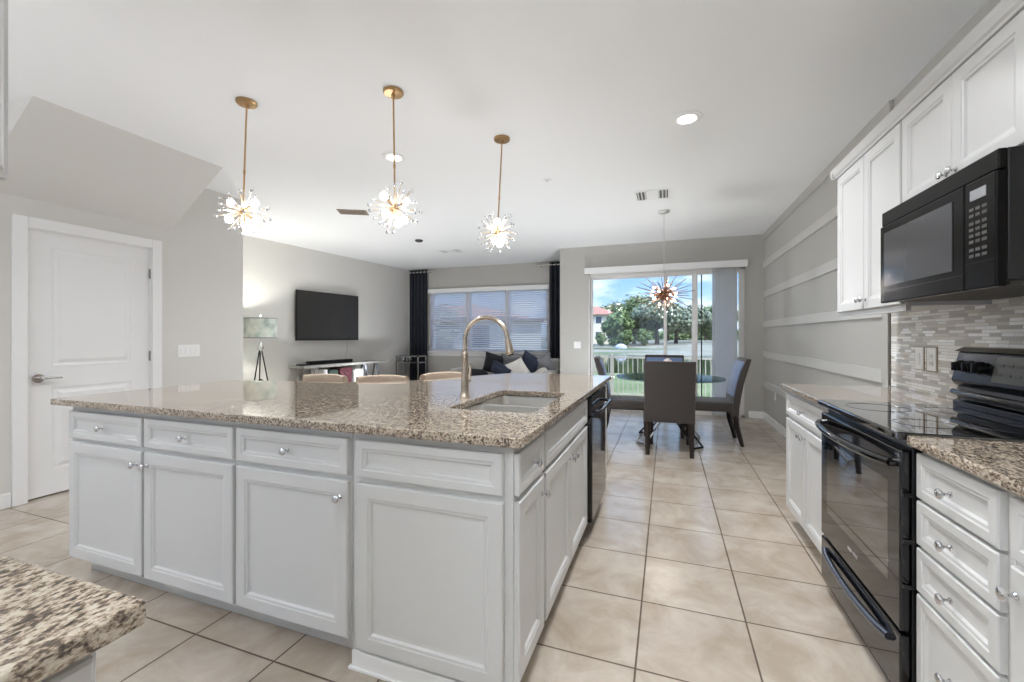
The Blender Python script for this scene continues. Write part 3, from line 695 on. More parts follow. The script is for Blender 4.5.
# ------------------------------------------------------------------ ceiling fixtures
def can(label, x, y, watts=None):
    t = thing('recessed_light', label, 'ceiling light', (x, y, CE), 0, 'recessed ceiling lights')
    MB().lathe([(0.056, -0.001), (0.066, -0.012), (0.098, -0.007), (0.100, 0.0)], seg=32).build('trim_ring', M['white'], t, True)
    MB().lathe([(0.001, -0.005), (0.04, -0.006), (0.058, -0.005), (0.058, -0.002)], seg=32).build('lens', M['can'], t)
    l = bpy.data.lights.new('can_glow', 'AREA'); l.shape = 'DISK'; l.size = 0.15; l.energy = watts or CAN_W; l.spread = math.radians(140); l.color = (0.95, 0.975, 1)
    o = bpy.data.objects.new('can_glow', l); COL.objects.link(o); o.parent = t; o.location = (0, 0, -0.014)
can('round recessed light in the bare ceiling over the aisle, near the range', 0.13, 3.20, 11)
can('round recessed light seen behind the middle pendant rod', -2.168, 3.055, 12)
can('added round recessed fill light over the aisle beside the sink, just above the photo', -0.1, 1.60, 7.5)  # unseen, added to light the floor and lower cabinets
for (x, y) in ((-0.9, -0.3), (-2.6, -0.6)):  # unseen ceiling lights behind the camera, added as fill
    can('added round recessed fill light behind the camera, outside the photo', x, y, 7)
can('added round recessed fill light behind the camera, outside the photo', -3.2, 0.7, 2)

def fill_torchiere(label, x, y, watts):  # added fill lamps out of view, bouncing light off the ceiling
    t = thing('fill_torchiere_lamp', label, 'fill lamp', (x, y, 0), 0, 'added fill uplighters')
    MB().lathe([(0.14, 0), (0.14, 0.02), (0.02, 0.035), (0.001, 0.036)]).build('base', M['steel'], t, True)
    MB().cyl((0, 0, 0.03), (0, 0, 1.76), 0.012).build('pole', M['steel'], t, True)
    MB().lathe([(0.015, 1.74), (0.11, 1.78), (0.18, 1.85), (0.185, 1.86), (0.175, 1.855), (0.10, 1.79), (0.001, 1.765)]).build('lamp_shade', M['white'], t, True)
    l = bpy.data.lights.new('fill_torchiere_glow', 'AREA'); l.shape = 'DISK'; l.size = 0.28; l.energy = watts; l.color = (0.90, 0.955, 1)
    o = bpy.data.objects.new('fill_torchiere_glow', l); COL.objects.link(o); o.parent = t; o.location = (0, 0, 1.85); o.rotation_euler = (PI, 0, 0)
fill_torchiere('added steel fill uplighter behind the camera, towards the kitchen side', -0.75, -1.3, 40)
fill_torchiere('added steel fill uplighter behind the camera, towards the closet side', -3.4, -0.7, 18)
def uplight(label, x, y, watts):  # added fill, kept below the counter's sightline to brighten walls and ceiling
    t = thing('fill_floor_uplight', label, 'fill light', (x, y, 0), 0, 'added fill uplights behind the island')
    MB().lathe([(0.10, 0), (0.10, 0.015), (0.085, 0.02), (0.085, 0.20), (0.10, 0.24), (0.092, 0.24), (0.075, 0.17), (0.001, 0.16)]).build('housing', M['white'], t, True)
    l = bpy.data.lights.new('fill_uplight_glow', 'AREA'); l.shape = 'DISK'; l.size = 0.16; l.energy = watts; l.color = (0.91, 0.955, 1)
    o = bpy.data.objects.new('fill_uplight_glow', l); COL.objects.link(o); o.parent = t; o.location = (0, 0, 0.236); o.rotation_euler = (PI, 0, 0)
for x_, y_, w_ in ((-3.6, 4.6, 9), (-4.9, 6.3, 8), (-2.5, 6.3, 1), (-1.25, 4.3, 6.5), (-1.2, 6.2, 10)):
    uplight('added white floor fill light hidden from view behind the island', x_, y_, w_)

def register(label, x, y, sx, sy, col, rot=0, style=0):
    t = thing('ceiling_vent', label, 'vent', (x, y, CE), rot, 'ceiling air vents')
    m = MB(); b_ = 0.022
    m.box(-sx/2, sx/2, -sy/2, -sy/2+b_, -0.008, 0); m.box(-sx/2, sx/2, sy/2-b_, sy/2, -0.008, 0); m.box(-sx/2, -sx/2+b_, -sy/2+b_, sy/2-b_, -0.008, 0); m.box(sx/2-b_, sx/2, -sy/2+b_, sy/2-b_, -0.008, 0)
    if style == 0: m.box(-sx*0.17, sx*0.17, -sy/2+b_, sy/2-b_, -0.007, 0)
    m.build('frame', col, t)
    MB().box(-sx/2+b_, sx/2-b_, -sy/2+b_, sy/2-b_, -0.0015, 0).build('backing', M['ventdark'], t)
    s = MB(); n = 9
    for i in range(n):
        x_ = -sx/2+b_+(sx-2*b_)*(i+0.5)/n
        if style == 0 and abs(x_) < sx*0.17: continue
        s.prism([(x_-0.008, -0.009), (x_-0.006, -0.009), (x_+0.006, -0.001), (x_+0.004, -0.001)], -sy/2+b_, sy/2-b_, 'y')
    s.build('louvers', col, t)
register('white square ceiling vent above the dining pendant', -0.148, 4.815, 0.36, 0.33, M['white'])
register('bronze ceiling vent left of the middle pendant', -3.60, 4.24, 0.34, 0.20, M['ventbrown'], 0.5, 1)
register('pale ceiling vent far off above the living room window', -3.62, 6.79, 0.42, 0.26, M['white'], 0.0, 0)
t = thing('smoke_detector', 'small dark disc on the ceiling right of the middle pendant', 'detector', (-3.68, 5.84, CE)); MB().lathe([(0.06, 0), (0.06, -0.02), (0.045, -0.03), (0.001, -0.032)]).build('body', M['button'], t, True)
t = thing('ceiling_sensor', 'tiny white ceiling sensor right of the third pendant', 'sensor', (-1.09, 4.01, CE)); MB().lathe([(0.04, 0), (0.038, -0.006), (0.012, -0.008), (0.01, -0.022), (0.001, -0.024)]).build('body', M['white'], t, True)

# ------------------------------------------------------------------ sputnik pendants
def fib(n, off=0.0):
    g = PI*(3-math.sqrt(5)); o = []
    for i in range(n):
        z = 1-2*(i+0.5)/n; r = math.sqrt(max(0, 1-z*z)); a = g*i+off; o.append(Vector((r*math.cos(a), r*math.sin(a), z)))
    return o
spoke_me = None
def proto_mesh(mb, m_, smooth=True):
    o = mb.build('proto', m_, None, smooth); me = o.data; bpy.data.objects.remove(o); return me
SP = proto_mesh(MB().cyl((0, 0, 0.015), (0, 0, 0.136), 0.0029, 0.0026, 6), M['litbrass'])
TIPM = proto_mesh(MB().sph((0, 0, 0.143), 0.0105, 10), M['crystal2'])
BST = proto_mesh(MB().cyl((0, 0, 0.015), (0, 0, 0.072), 0.005, 0.006, 8), M['brass'])
BLB = proto_mesh(MB().sph((0, 0, 0.094), 0.0245, 16), M['bulb'])
def inst(name, me, parent, rot, scale=1.0):
    o = bpy.data.objects.new(name, me); COL.objects.link(o); o.parent = parent; o.rotation_mode = 'QUATERNION'; o.rotation_quaternion = rot
    if scale != 1.0: o.scale = (scale,)*3
    return o
def pendant(label, cx, cy_, ball, spin):
    t = thing('sputnik_pendant', label, 'pendant light', (cx, cy_, CE), 0, 'brass sputnik pendants over the island')
    MB().lathe([(0.061, 0), (0.061, -0.014), (0.055, -0.020), (0.012, -0.022), (0.010, -0.040), (0.001, -0.041)], seg=32).build('canopy', M['brass'], t, True)
    B = Vector(ball)-Vector((cx, cy_, CE)); a = Vector((0, 0, -0.04)); mid = a.lerp(B, 0.62)
    r = MB(); r.cyl(a, B, 0.0055, 0.0055, 10); r.cyl(mid-(B-a).normalized()*0.012, mid+(B-a).normalized()*0.012, 0.0075, 0.0075, 10)
    r.build('rod', M['brass'], t, True)
    hb = MB().sph((0, 0, 0), 0.024, 16).build('hub', M['brass'], t, True); hb.location = B
    dirs = fib(50, spin); bulbs = []
    for el, n_ in ((0.66, 2), (-0.62, 2)):
        for i in range(n_):
            az = spin+i*2*PI/n_+(0.35 if el < 0 else 0); bulbs.append(Vector((math.cos(az)*math.cos(el), math.sin(az)*math.cos(el), math.sin(el))))
    bulbs.append(Vector((0.15, 0.1, -1)).normalized())
    for bv in bulbs:
        q = bv.to_track_quat('Z', 'Y'); s = inst('bulb_socket', BST, t, q); s.location = B
        inst('bulb', BLB, s, (1, 0, 0, 0))
    for dv in dirs:
        if any(dv.dot(bv) > 0.93 for bv in bulbs) or dv.z > 0.95: continue
        q = dv.to_track_quat('Z', 'Y'); s = inst('spoke', SP, t, q, random.choice((0.92, 1.0, 1.08))); s.location = B
        inst('crystal_tip', TIPM, s, (1, 0, 0, 0))
pendant('brass sputnik pendant with glowing globes, nearest the closed white door', -2.549, 2.008, (-2.579, 2.006, 2.035), 0.4)
pendant('brass sputnik pendant hanging in the middle of the three over the island', -1.589, 2.232, (-1.578, 2.234, 2.02), 1.1)
pendant('brass sputnik pendant furthest right of the three over the island, near the sink', -1.187, 3.047, (-1.216, 3.029, 2.025), 1.9)

# dining sputnik chandelier
t = thing('dining_chandelier', 'large copper sputnik chandelier over the glass dining table', 'chandelier', (-0.034, 5.492, CE))
MB().lathe([(0.065, 0), (0.065, -0.02), (0.055, -0.028), (0.001, -0.03)], seg=32).build('canopy', M['steel'], t, True)
BZ = 1.735-CE
MB().cyl((0, 0, -0.02), (0, 0, BZ), 0.004, 0.004, 8).build('rod', M['steel'], t, True)
h = MB().sph((0, 0, 0), 0.05, 16, (1, 1, 0.8)).build('hub', M['copper'], t, True); h.location = (0, 0, BZ)
QS = proto_mesh(MB().cyl((0, 0, 0.03), (0, 0, 1.0), 0.0065, 0.0030, 6), M['copper'])
rng = random.Random(3)
for i, dv in enumerate(fib(64, 0.3)):
    if dv.z > 0.93: continue
    L = (0.42 if i % 2 else 0.31)*(1-0.45*abs(dv.z))+rng.uniform(-0.03, 0.02)
    o = bpy.data.objects.new('spoke', QS); COL.objects.link(o); o.parent = t; o.location = (0, 0, BZ); o.rotation_mode = 'QUATERNION'; o.rotation_quaternion = dv.to_track_quat('Z', 'Y'); o.scale = (1, 1, L)
SB = proto_mesh(MB().cyl((0, 0, 0.03), (0, 0, 0.13), 0.006, 0.008, 8), M['copper'])
SBB = proto_mesh(MB().sph((0, 0, 0.145), 0.0085, 12, (1, 1, 1.6)), M['canfar'])
for i, dv in enumerate(fib(12, 1.0)):
    dv = Vector((dv.x, dv.y, dv.z*0.6)).normalized(); s = inst('bulb_socket', SB, t, dv.to_track_quat('Z', 'Y')); s.location = (0, 0, BZ); inst('bulb', SBB, s, (1, 0, 0, 0))

# ------------------------------------------------------------------ dining set
t = thing('dining_table', 'round glass-topped dining table on a crossed metal base', 'table', (0.02, 5.36, 0))
MB().lathe([(0.001, 0.738), (0.597, 0.738), (0.60, 0.741), (0.60, 0.747), (0.597, 0.75), (0.001, 0.75)], seg=72).build('glass_top', M['tglass'], t, True)
MB().tube([(0.60*math.cos(k*PI/48), 0.60*math.sin(k*PI/48), 0.744) for k in range(96)], 0.006, 6, closed=True).build('glass_rim', mat('green_glass_edge', (96, 118, 112), 0.1), t, True)
for i in range(4):
    a = PI/4+i*PI/2; m = MB(); P = lambda r, da, z: (r*math.cos(a+da), r*math.sin(a+da), z)
    for s_ in (-1, 1):
        m.tube([P(0.43, 0.16*s_, 0.012), P(0.05, 0.9*s_, 0.38), P(0.33, 0.30*s_, 0.728)], 0.011, 8)
    m.tube([P(0.43, -0.16, 0.012), P(0.43, 0.16, 0.012)], 0.011, 8); m.tube([P(0.33, -0.30, 0.728), P(0.33, 0.30, 0.728)], 0.009, 8)
    m.build('leg_frame', M['blackplate'] if i % 2 else M['chrome'], t, True)
MB().tube([(0.07*math.cos(x*PI/12), 0.07*math.sin(x*PI/12), 0.38) for x in range(24)], 0.010, 8, closed=True).build('collar', M['chrome'], t, True)

def make_chair(label):
    """facing +y, origin on the floor under the rear legs' line"""
    t = thing('dining_chair', label, 'chair', (0, 0, 0), 0, 'parsons chairs round the dining table')
    W = 0.47
    s = MB(); s.box(-W/2, W/2, 0.02, 0.54, 0.375, 0.485, 0.028, 3); s.build('seat', M['chairf'], t, True)
    cen = [(0.335, 0.030), (0.43, 0.025), (0.55, 0.008), (0.70, -0.020), (0.85, -0.062), (0.94, -0.095), (0.975, -0.106)]
    def th(z): return 0.036 if z < 0.93 else 0.028
    b = MB(); poly = [(y+th(z), z) for z, y in cen]+[(y-th(z), z) for z, y in cen[::-1]]
    b.prism(poly, -W/2-0.012, W/2+0.012, 'x', 0.010); bk = b.build('backrest', M['chairf'], t, True)
    f = MB(); poly2 = [(y+th(z)+0.008, z) for z, y in cen[2:-1]]+[(y+th(z)-0.006, z) for z, y in cen[2:-1][::-1]]
    f.prism(poly2, -W/2+0.008, W/2-0.008, 'x', 0.004); f.build('window_lit_face', M['chair_windowlit'], bk, True)
    for sx in (-1, 1):
        x = sx*(W/2-0.022)
        l = MB(); l.tube([(x, 0.505, 0.38), (x, 0.510, 0.2), (x, 0.512, 0.0)], 0.02, 4, rs=[0.030, 0.026, 0.019]); l.build('leg', M['darkwood'], t)
        l = MB(); l.tube([(x, 0.03, 0.38), (x, 0.012, 0.22), (x, -0.045, 0.0)], 0.02, 4, rs=[0.032, 0.028, 0.020]); l.build('leg', M['darkwood'], t)
    return t
ch = make_chair('charcoal dining chair with its back to the kitchen aisle')
place(ch, (0.022, 4.690, 0), 0.02)
for lab, loc, rz in (('charcoal dining chair at the table side next to the battened wall', (0.735, 5.55, 0), PI/2+0.04),
                     ('charcoal dining chair at the table side towards the island', (-0.70, 5.28, 0), -PI/2+0.10),
                     ('charcoal dining chair at the far side of the table, against the sliding door', (-0.035, 6.03, 0), PI)):
    c = dup(ch); c['label'] = lab; place(c, loc, rz)
t = thing('flower_centerpiece', 'small white flower bowl in the middle of the glass table', 'centerpiece', (0.0, 5.38, 0.7503))
MB().lathe([(0.03, 0), (0.05, 0.01), (0.06, 0.05), (0.05, 0.07)], seg=20).build('bowl', M['white'], t, True)
m = MB(); rng = random.Random(5)
for i in range(26):
    a = rng.uniform(0, 2*PI); r = rng.uniform(0, 0.07); m.sph((r*math.cos(a), r*math.sin(a), 0.11+0.10*(1-r/0.07)+rng.uniform(-0.02, 0.02)), 0.022, 8, (1, 1, 0.7))
m.build('blossoms', M['pinkflower'], t, True)
m = MB(); m.cyl((0, 0, 0.02), (0, 0, 0.15), 0.02, 0.03, 8); m.build('stem', M['green'], t)

# ------------------------------------------------------------------ bar stools behind the island
def make_stool(label):
    t = thing('bar_stool', label, 'stool', (0, 0, 0), 0, 'tan bar stools behind the island')
    MB().box(-0.22, 0.22, -0.20, 0.22, 0.56, 0.66, 0.03, 3).build('seat', M['beigef'], t, True)
    b = MB(); R = 0.33
    def fn(u, v):
        a = -PI/2+(u-0.5)*1.75; v2 = v*2*PI
        z = 0.82+0.128*math.sin(v2)*(1 if True else 1); rr = R+0.033*math.cos(v2)
        return (rr*math.cos(a)*0.92, 0.10+rr*math.sin(a)+0.0, z)
    n, k_ = 20, 16
    rings = []
    for i in range(n+1):
        u = i/n; a = -PI/2+(u-0.5)*1.22; ring = []
        for j in range(k_):
            v2 = 2*PI*j/k_; cx_ = math.copysign(abs(math.cos(v2))**0.5, math.cos(v2)); sz = math.copysign(abs(math.sin(v2))**0.45, math.sin(v2))
            rr = R+0.030*cx_; ring.append(b._v((rr*math.cos(a)*0.92, 0.10+rr*math.sin(a), 0.81+0.137*sz-0.03*abs(u-0.5)**2)))
        rings.append(ring)
    for A, B in zip(rings, rings[1:]):
        for j in range(k_): b.b.faces.new((A[j], A[(j+1) % k_], B[(j+1) % k_], B[j]))
    b.b.faces.new(rings[0][::-1]); b.b.faces.new(rings[-1])
    b.build('backrest', M['beigef'], t, True)
    for sx in (-1, 1):
        for sy in (-1, 1):
            MB().tube([(sx*0.17, sy*0.15, 0.57), (sx*0.215, sy*0.195, 0)], 0.02, 8, rs=[0.02, 0.013]).build('leg', M['darkwood'], t)
    q = 0.2
    MB().tube([(-q, -0.18, 0.2), (q, -0.18, 0.2), (q, 0.18, 0.2), (-q, 0.18, 0.2)], 0.009, 8, closed=True).build('footrest', M['darkwood'], t)
    return t
# stools face the counter (their +y points to it), backs away from it
st = make_stool('tan low-backed bar stool below the TV, nearest the table lamp')
place(st, (-2.36, 2.32, 0), PI+0.12)
for lab, loc, rz in (('tan low-backed bar stool in the middle of the three behind the island', (-1.85, 2.42, 0), PI+0.47),
                     ('tan low-backed bar stool just left of the faucet', (-1.50, 2.86, 0), PI+1.0)):
    c = dup(st); c['label'] = lab; place(c, loc, rz)

# ------------------------------------------------------------------ living room
# frame along the slightly skewed left wall: local x along the wall (towards the window), local -y into the room
wa = Vector((-5.97, 4.6, 0)); wb = Vector((-5.6, 8.45, 0)); wd = (wb-wa).normalized(); wang = math.atan2(wd.y, wd.x)
def onwall(yy): return wa+wd*((yy-4.6)/wd.y)
p = onwall(5.46)
t = thing('wall_tv', 'black flat television mounted on the left living room wall', 'television', (p.x, p.y, 1.15), wang)
# television corners solved from the photo
tw = 1.37
MB().box(0.02, 0.02+tw, -0.085, -0.05, 0.0, 0.855, 0.006).build('casing', M['blacksatin'], t)
MB().box(0.035, 0.005+tw, -0.087, -0.084, 0.03, 0.842).build('screen', M['screen'], t)
MB().box(0.40, 1.0, -0.052, 0.0, 0.2, 0.65).build('wall_mount', M['blacksatin'], t)
p = onwall(6.62)
m = MB(); m.tube([(p.x+0.01, p.y, 1.2), (p.x+0.012, p.y+0.01, 1.0), (p.x+0.014, p.y-0.03, 0.88), (p.x+0.016, p.y-0.05, 0.76)], 0.006, 6)
tag(m.build('power_cord', M['cord'], None, True), 'thin white cord hanging below the television', 'cord')
# console table
p = onwall(5.36)
t = thing('console_table', 'grey washed console table with slanted legs below the television', 'table', (p.x, p.y, 0), wang)
MB().box(0.0, 1.88, -0.42, -0.03, 0.70, 0.742, 0.005).build('tabletop', M['greywood'], t)
for x in (0.22, 1.64):
    for s_ in (-1, 1):
        for y in (-0.38, -0.07): MB().tube([(x+s_*0.03, y, 0.70), (x+s_*0.17, y, 0.0)], 0.022, 4).build('leg', M['blackplate'] if x > 1 else M['greywood'], t)
MB().box(0.36, 1.50, -0.40, -0.05, 0.28, 0.31, 0.003).build('shelf', M['greywood'], t)
def wobj(name, x0, x1, y0, y1, z0, z1, m_, label, cat, bev=0.01, parts=None):
    t = thing(name, label, cat, (p.x, p.y, z0), wang)
    MB().box(x0, x1, y0, y1, 0, z1-z0, bev).build('body', m_, t)
    if parts: parts(t)
    return t
wobj('soundbar', 0.20, 1.14, -0.30, -0.20, 0.743, 0.805, M['blacksatin'], 'long black soundbar lying on the console table', 'soundbar', 0.012)
wobj('media_box', 0.02, 0.16, -0.34, -0.20, 0.743, 0.765, M['blacksatin'], 'small flat black media box on the end of the console table', 'media box', 0.004)
wobj('fabric_bin', 0.76, 1.04, -0.38, -0.1, 0.311, 0.66, M['red'], 'red patterned storage bin under the console table', 'bin', 0.02)
wobj('storage_box', 0.54, 0.72, -0.38, -0.1, 0.311, 0.64, M['green'], 'dark green box on the console shelf', 'box', 0.01)
wobj('game_console', 0.42, 0.50, -0.38, -0.1, 0.311, 0.66, M['white'], 'upright white console box on the lower console shelf', 'box', 0.02)
wobj('basket', 1.10, 1.34, -0.38, -0.12, 0.311, 0.62, M['whitef'], 'pale blue-grey basket at the far end of the console shelf', 'basket', 0.03)

# lamp on a side table, behind the closet corner
t = thing('side_table', 'white side table below the lamp beside the closet corner', 'table', (-5.38, 4.45, 0))
MB().lathe([(0.001, 0.525), (0.20, 0.525), (0.21, 0.53), (0.21, 0.545), (0.001, 0.55)], seg=32).build('tabletop', M['white'], t, True)
MB().lathe([(0.17, 0), (0.17, 0.02), (0.03, 0.05), (0.03, 0.49), (0.08, 0.525)], seg=24).build('pedestal', M['white'], t, True)
t = thing('table_lamp', 'table lamp with pale mottled drum shade on slender black legs', 'lamp', (-5.38, 4.45, 0.551))
MB().prism([(-0.13, -0.13), (0.13, -0.13), (0.13, 0.13), (-0.13, 0.13)], 0, 0.035, 'z', 0.004).build('base', M['blacksatin'], t)
MB().lathe([(0.06, 0.02), (0.05, 0.05), (0.02, 0.07), (0.001, 0.075)], seg=4).build('base_block', M['blacksatin'], t)
for i in range(3):
    a = 0.5+i*2*PI/3; MB().tube([(0.10*math.cos(a), 0.10*math.sin(a), 0.02), (0.018*math.cos(a), 0.018*math.sin(a), 0.47)], 0.009, 6).build('leg', M['blacksatin'], t)
MB().sph((0, 0, 0.51), 0.042, 10).sph((0, 0, 0.57), 0.022, 8).build('crystal_ball', M['crystal'], t)
MB().cyl((0, 0, 0.45), (0, 0, 0.97), 0.006).sph((0, 0, 0.975), 0.012).build('stem', M['chrome'], t, True)
R0, R1 = 0.205, 0.205
s = MB()
for (z0, z1, r0, r1) in ((0.655, 0.925, R0, R1),):
    n = 40; A = [s._v((r0*math.cos(2*PI*k/n), r0*math.sin(2*PI*k/n), z0)) for k in range(n)]; B = [s._v((r1*math.cos(2*PI*k/n), r1*math.sin(2*PI*k/n), z1)) for k in range(n)]
    C_ = [s._v(((r0-0.004)*math.cos(2*PI*k/n), (r0-0.004)*math.sin(2*PI*k/n), z0)) for k in range(n)]; D = [s._v(((r1-0.004)*math.cos(2*PI*k/n), (r1-0.004)*math.sin(2*PI*k/n), z1)) for k in range(n)]
    for P_, Q in ((A, B), (B, D), (D, C_), (C_, A)):
        for k in range(n): s.b.faces.new((P_[k], P_[(k+1) % n], Q[(k+1) % n], Q[k]))
sh = s.build('lamp_shade', M['shade'], t, True)
for z in (0.655, 0.925): MB().tube([(0.206*math.cos(k*PI/20), 0.206*math.sin(k*PI/20), z) for k in range(40)], 0.006, 6, closed=True).build('shade_band', M['hinge'], sh)
MB().sph((0, 0, 0.77), 0.03, 12).build('bulb', M['can'], t, True)
l = bpy.data.lights.new('lamp_glow', 'POINT'); l.energy = 20; l.color = (1, 0.96, 0.9); l.shadow_soft_size = 0.035
o = bpy.data.objects.new('lamp_glow', l); COL.objects.link(o); o.parent = t; o.location = (0, 0, 0.83)

# pale armchair edge left of the lamp
t = thing('armchair', 'pale blue-grey armchair half hidden behind the closet corner, beside the lamp', 'armchair', (-5.5, 3.74, 0), -PI/2)
MB().box(-0.33, 0.33, -0.28, 0.35, 0.18, 0.45, 0.05, 3).build('seat', M['whitef'], t, True)
MB().box(-0.36, 0.36, -0.36, -0.2, 0.2, 0.98, 0.06, 3).build('backrest', M['whitef'], t, True)
for s_ in (-1, 1): MB().box(s_*0.36-0.06, s_*0.36+0.06, -0.3, 0.35, 0.18, 0.64, 0.04, 3).build('armrest', M['whitef'], t, True)
for sx in (-1, 1):
    for sy in (-1, 1): MB().cyl((sx*0.3, sy*0.28, 0), (sx*0.3, sy*0.28, 0.19), 0.015, 0.025).build('leg', M['darkwood'], t)

# small metal and glass accent table with silver ornaments by the curtain
t = thing('accent_table', 'slim chrome and glass accent table in front of the dark curtain', 'table', (-5.25, 8.02, 0))
for sx in (-1, 1):
    for sy in (-1, 1): MB().box(sx*0.27-0.012, sx*0.27+0.012, sy*0.16-0.012, sy*0.16+0.012, 0, 0.80).build('leg', M['chrome'], t)
for z in (0.665, 0.80):
    f = MB(); f.box(-0.282, 0.282, -0.172, -0.15, z-0.02, z); f.box(-0.282, 0.282, 0.15, 0.172, z-0.02, z); f.box(-0.282, -0.26, -0.15, 0.15, z-0.02, z); f.box(0.26, 0.282, -0.15, 0.15, z-0.02, z); f.build('frame', M['chrome'], t)
    MB().box(-0.26, 0.26, -0.15, 0.15, z-0.012, z-0.004).build('glass_shelf', M['glass'], t)
for i, (x, y, z) in enumerate(((-0.20, 0.0, 0.667), (-0.05, 0.02, 0.667))):
    o = MB().lathe([(0.02, 0), (0.045, 0.02), (0.055, 0.06), (0.035, 0.10), (0.018, 0.112), (0.022, 0.125)], seg=16).build('silver_vase', M['chrome'], None, True)
    o.location = (-5.25+x, 8.02+y, z); tag(o, ('silver round vase on the accent table, nearer the TV wall', 'silver round vase on the accent table, nearer the curtain')[i], 'vase')

# curtains
def curtain(label, x0, x1, phase, z1=2.715):
    t = thing('curtain', label, 'curtain', (0, YW-0.07, 0), 0, 'dark curtains of the living room window')
    m = MB(); n = 60; th = 0.004; V = [[], []]
    nf = max(3, int((x1-x0)/0.085))
    for side, off in ((0, -th), (1, th)):
        for i in range(n+1):
            u = i/n; y = 0.038*math.sin(u*nf*2*PI+phase)+off
            V[side].append([m._v((x0+(x1-x0)*u, y*(0.6 if z > 2 else 1), z)) for z in (0.02, 1.2, 2.1, z1)])
    for i in range(n):
        for j in range(3):
            m.b.faces.new((V[0][i][j], V[0][i+1][j], V[0][i+1][j+1], V[0][i][j+1])); m.b.faces.new((V[1][i][j], V[1][i][j+1], V[1][i+1][j+1], V[1][i+1][j]))
    for j, s2 in ((0, 0), (3, 1)):
        for i in range(n): m.b.faces.new((V[0][i][j], V[1][i][j], V[1][i+1][j], V[0][i+1][j]))
    m.build('fabric', M['navy'], t, True)
    g = MB()
    for i in range(nf): g.cyl((x0+(x1-x0)*(i+0.5)/nf, 0, z1-0.05), (x0+(x1-x0)*(i+0.5)/nf+0.01, 0, z1-0.05), 0.03, seg=12)
    g.build('grommets', M['steel'], t)
curtain('dark navy curtain panel in the corner beside the television wall', -5.53, -5.07, 0.3)
curtain('dark navy curtain panel beside the dining room wall', -2.24, -1.76, 1.2)
t = thing('curtain_rod', 'steel curtain rod close under the ceiling above the window', 'curtain rod', (0, YW-0.07, 2.665))
MB().cyl((-5.54, 0, 0), (-4.95, 0, 0), 0.012).sph((-4.93, 0, 0), 0.025).build('rod', M['steel'], t, True)
MB().cyl((-2.5, 0, 0), (-1.76, 0, 0), 0.012).sph((-2.52, 0, 0), 0.025).build('rod', M['steel'], t, True)
for x in (-5.02, -2.42): MB().box(x-0.01, x+0.01, 0, 0.07, -0.015, 0.015).build('bracket', M['steel'], t)

# horizontal blinds, three, and their valance
BX = [(WX0+0.01, -4.125, 'left light'), (-4.095, -3.205, 'middle light'), (-3.175, WX1-0.01, 'right light')]
for x0, x1, lb in BX:
    t = thing('window_blind', 'white horizontal blind over the %s of the living room window' % lb, 'blind', (0, YW-0.0, 0), 0, 'white horizontal blinds')
    m = MB(); z = WZ0+0.05; th = -0.72
    while z < WZ1-0.06:
        m.T = Matrix.Translation(((x0+x1)/2, 0.0, z)) @ Matrix.Rotation(th, 4, 'X')
        m.box(-(x1-x0)/2, (x1-x0)/2, -0.024, 0.024, -0.0015, 0.0015); z += 0.044
    m.T = Matrix.Identity(4)
    m.build('slats', M['slat'], t)
    MB().box(x0, x1, -0.02, 0.02, WZ0+0.008, WZ0+0.026).build('bottom_rail', M['slat'], t)
    m = MB()
    for fx in (0.15, 0.85): m.box(x0+(x1-x0)*fx-0.002, x0+(x1-x0)*fx+0.002, -0.028, -0.026, WZ0+0.03, WZ1-0.03)
    m.build('ladder_cords', M['slat'], t)
o = MB().box(WX0-0.02, WX1+0.02, YW-0.06, YW-0.045, 2.185, 2.275, 0.004).box(WX0-0.02, WX0-0.005, YW-0.045, YW, 2.185, 2.275).box(WX1+0.005, WX1+0.02, YW-0.045, YW, 2.185, 2.275).box(WX0, WX1, YW-0.045, YW-0.0, 2.255, 2.27).build('blind_valance', M['trim'])
tag(o, 'white valance across the top of the living room window', 'valance')

# vertical blind of the sliding door
t = thing('vertical_blind', 'white vertical blind drawn to the right side of the sliding door', 'blind', (0, 0, 0))
MB().box(-1.30, 1.125, YB-0.105, YB-0.09, 2.262, 2.365, 0.003).box(-1.30, -1.285, YB-0.09, YB, 2.262, 2.365).box(1.11, 1.125, YB-0.09, YB, 2.262, 2.365).box(-1.285, 1.11, YB-0.09, YB, 2.35, 2.362).build('valance', M['trim'], t)
MB().box(-1.27, 1.10, YB-0.065, YB-0.035, 2.31, 2.345).build('head_rail', M['alu'], t)
for i in range(9):
    x = 0.665+i*0.0385; m = MB(Matrix.Translation((x, YB-0.05, 0)) @ Matrix.Rotation(0.95 if i else 1.2, 4, 'Z'))
    m.prism([(-0.044, 0.0), (0, 0.006), (0.044, 0.0), (0.044, 0.0012), (0, 0.0072), (-0.044, 0.0012)], 0.03, 2.31, 'z'); m.build('vane', M['vane'], t)

# sofa with cushions
t = thing('sofa', 'light grey sofa with its back to the living room window', 'sofa', (-2.85, 7.55, 0), PI)
MB().box(-0.95, 0.95, -0.45, 0.45, 0.10, 0.30, 0.03, 3).build('base', M['greyf'], t, True)
for i in (-1, 0, 1): MB().box(i*0.56-0.275, i*0.56+0.275, -0.22, 0.44, 0.30, 0.46, 0.045, 3).build('seat_cushion', M['greyf'], t, True)
MB().box(-0.95, 0.95, -0.45, -0.25, 0.30, 0.80, 0.05, 3).build('backrest', M['greyf'], t, True)
for s_ in (-1, 1): MB().box(s_*0.90-0.09, s_*0.90+0.09, -0.44, 0.42, 0.30, 0.62, 0.05, 3).build('armrest', M['greyf'], t, True)
for sx in (-1, 1):
    for sy in (-1, 1): MB().cyl((sx*0.85, sy*0.38, 0), (sx*0.85, sy*0.38, 0.11), 0.02, 0.028).build('foot', M['darkwood'], t)
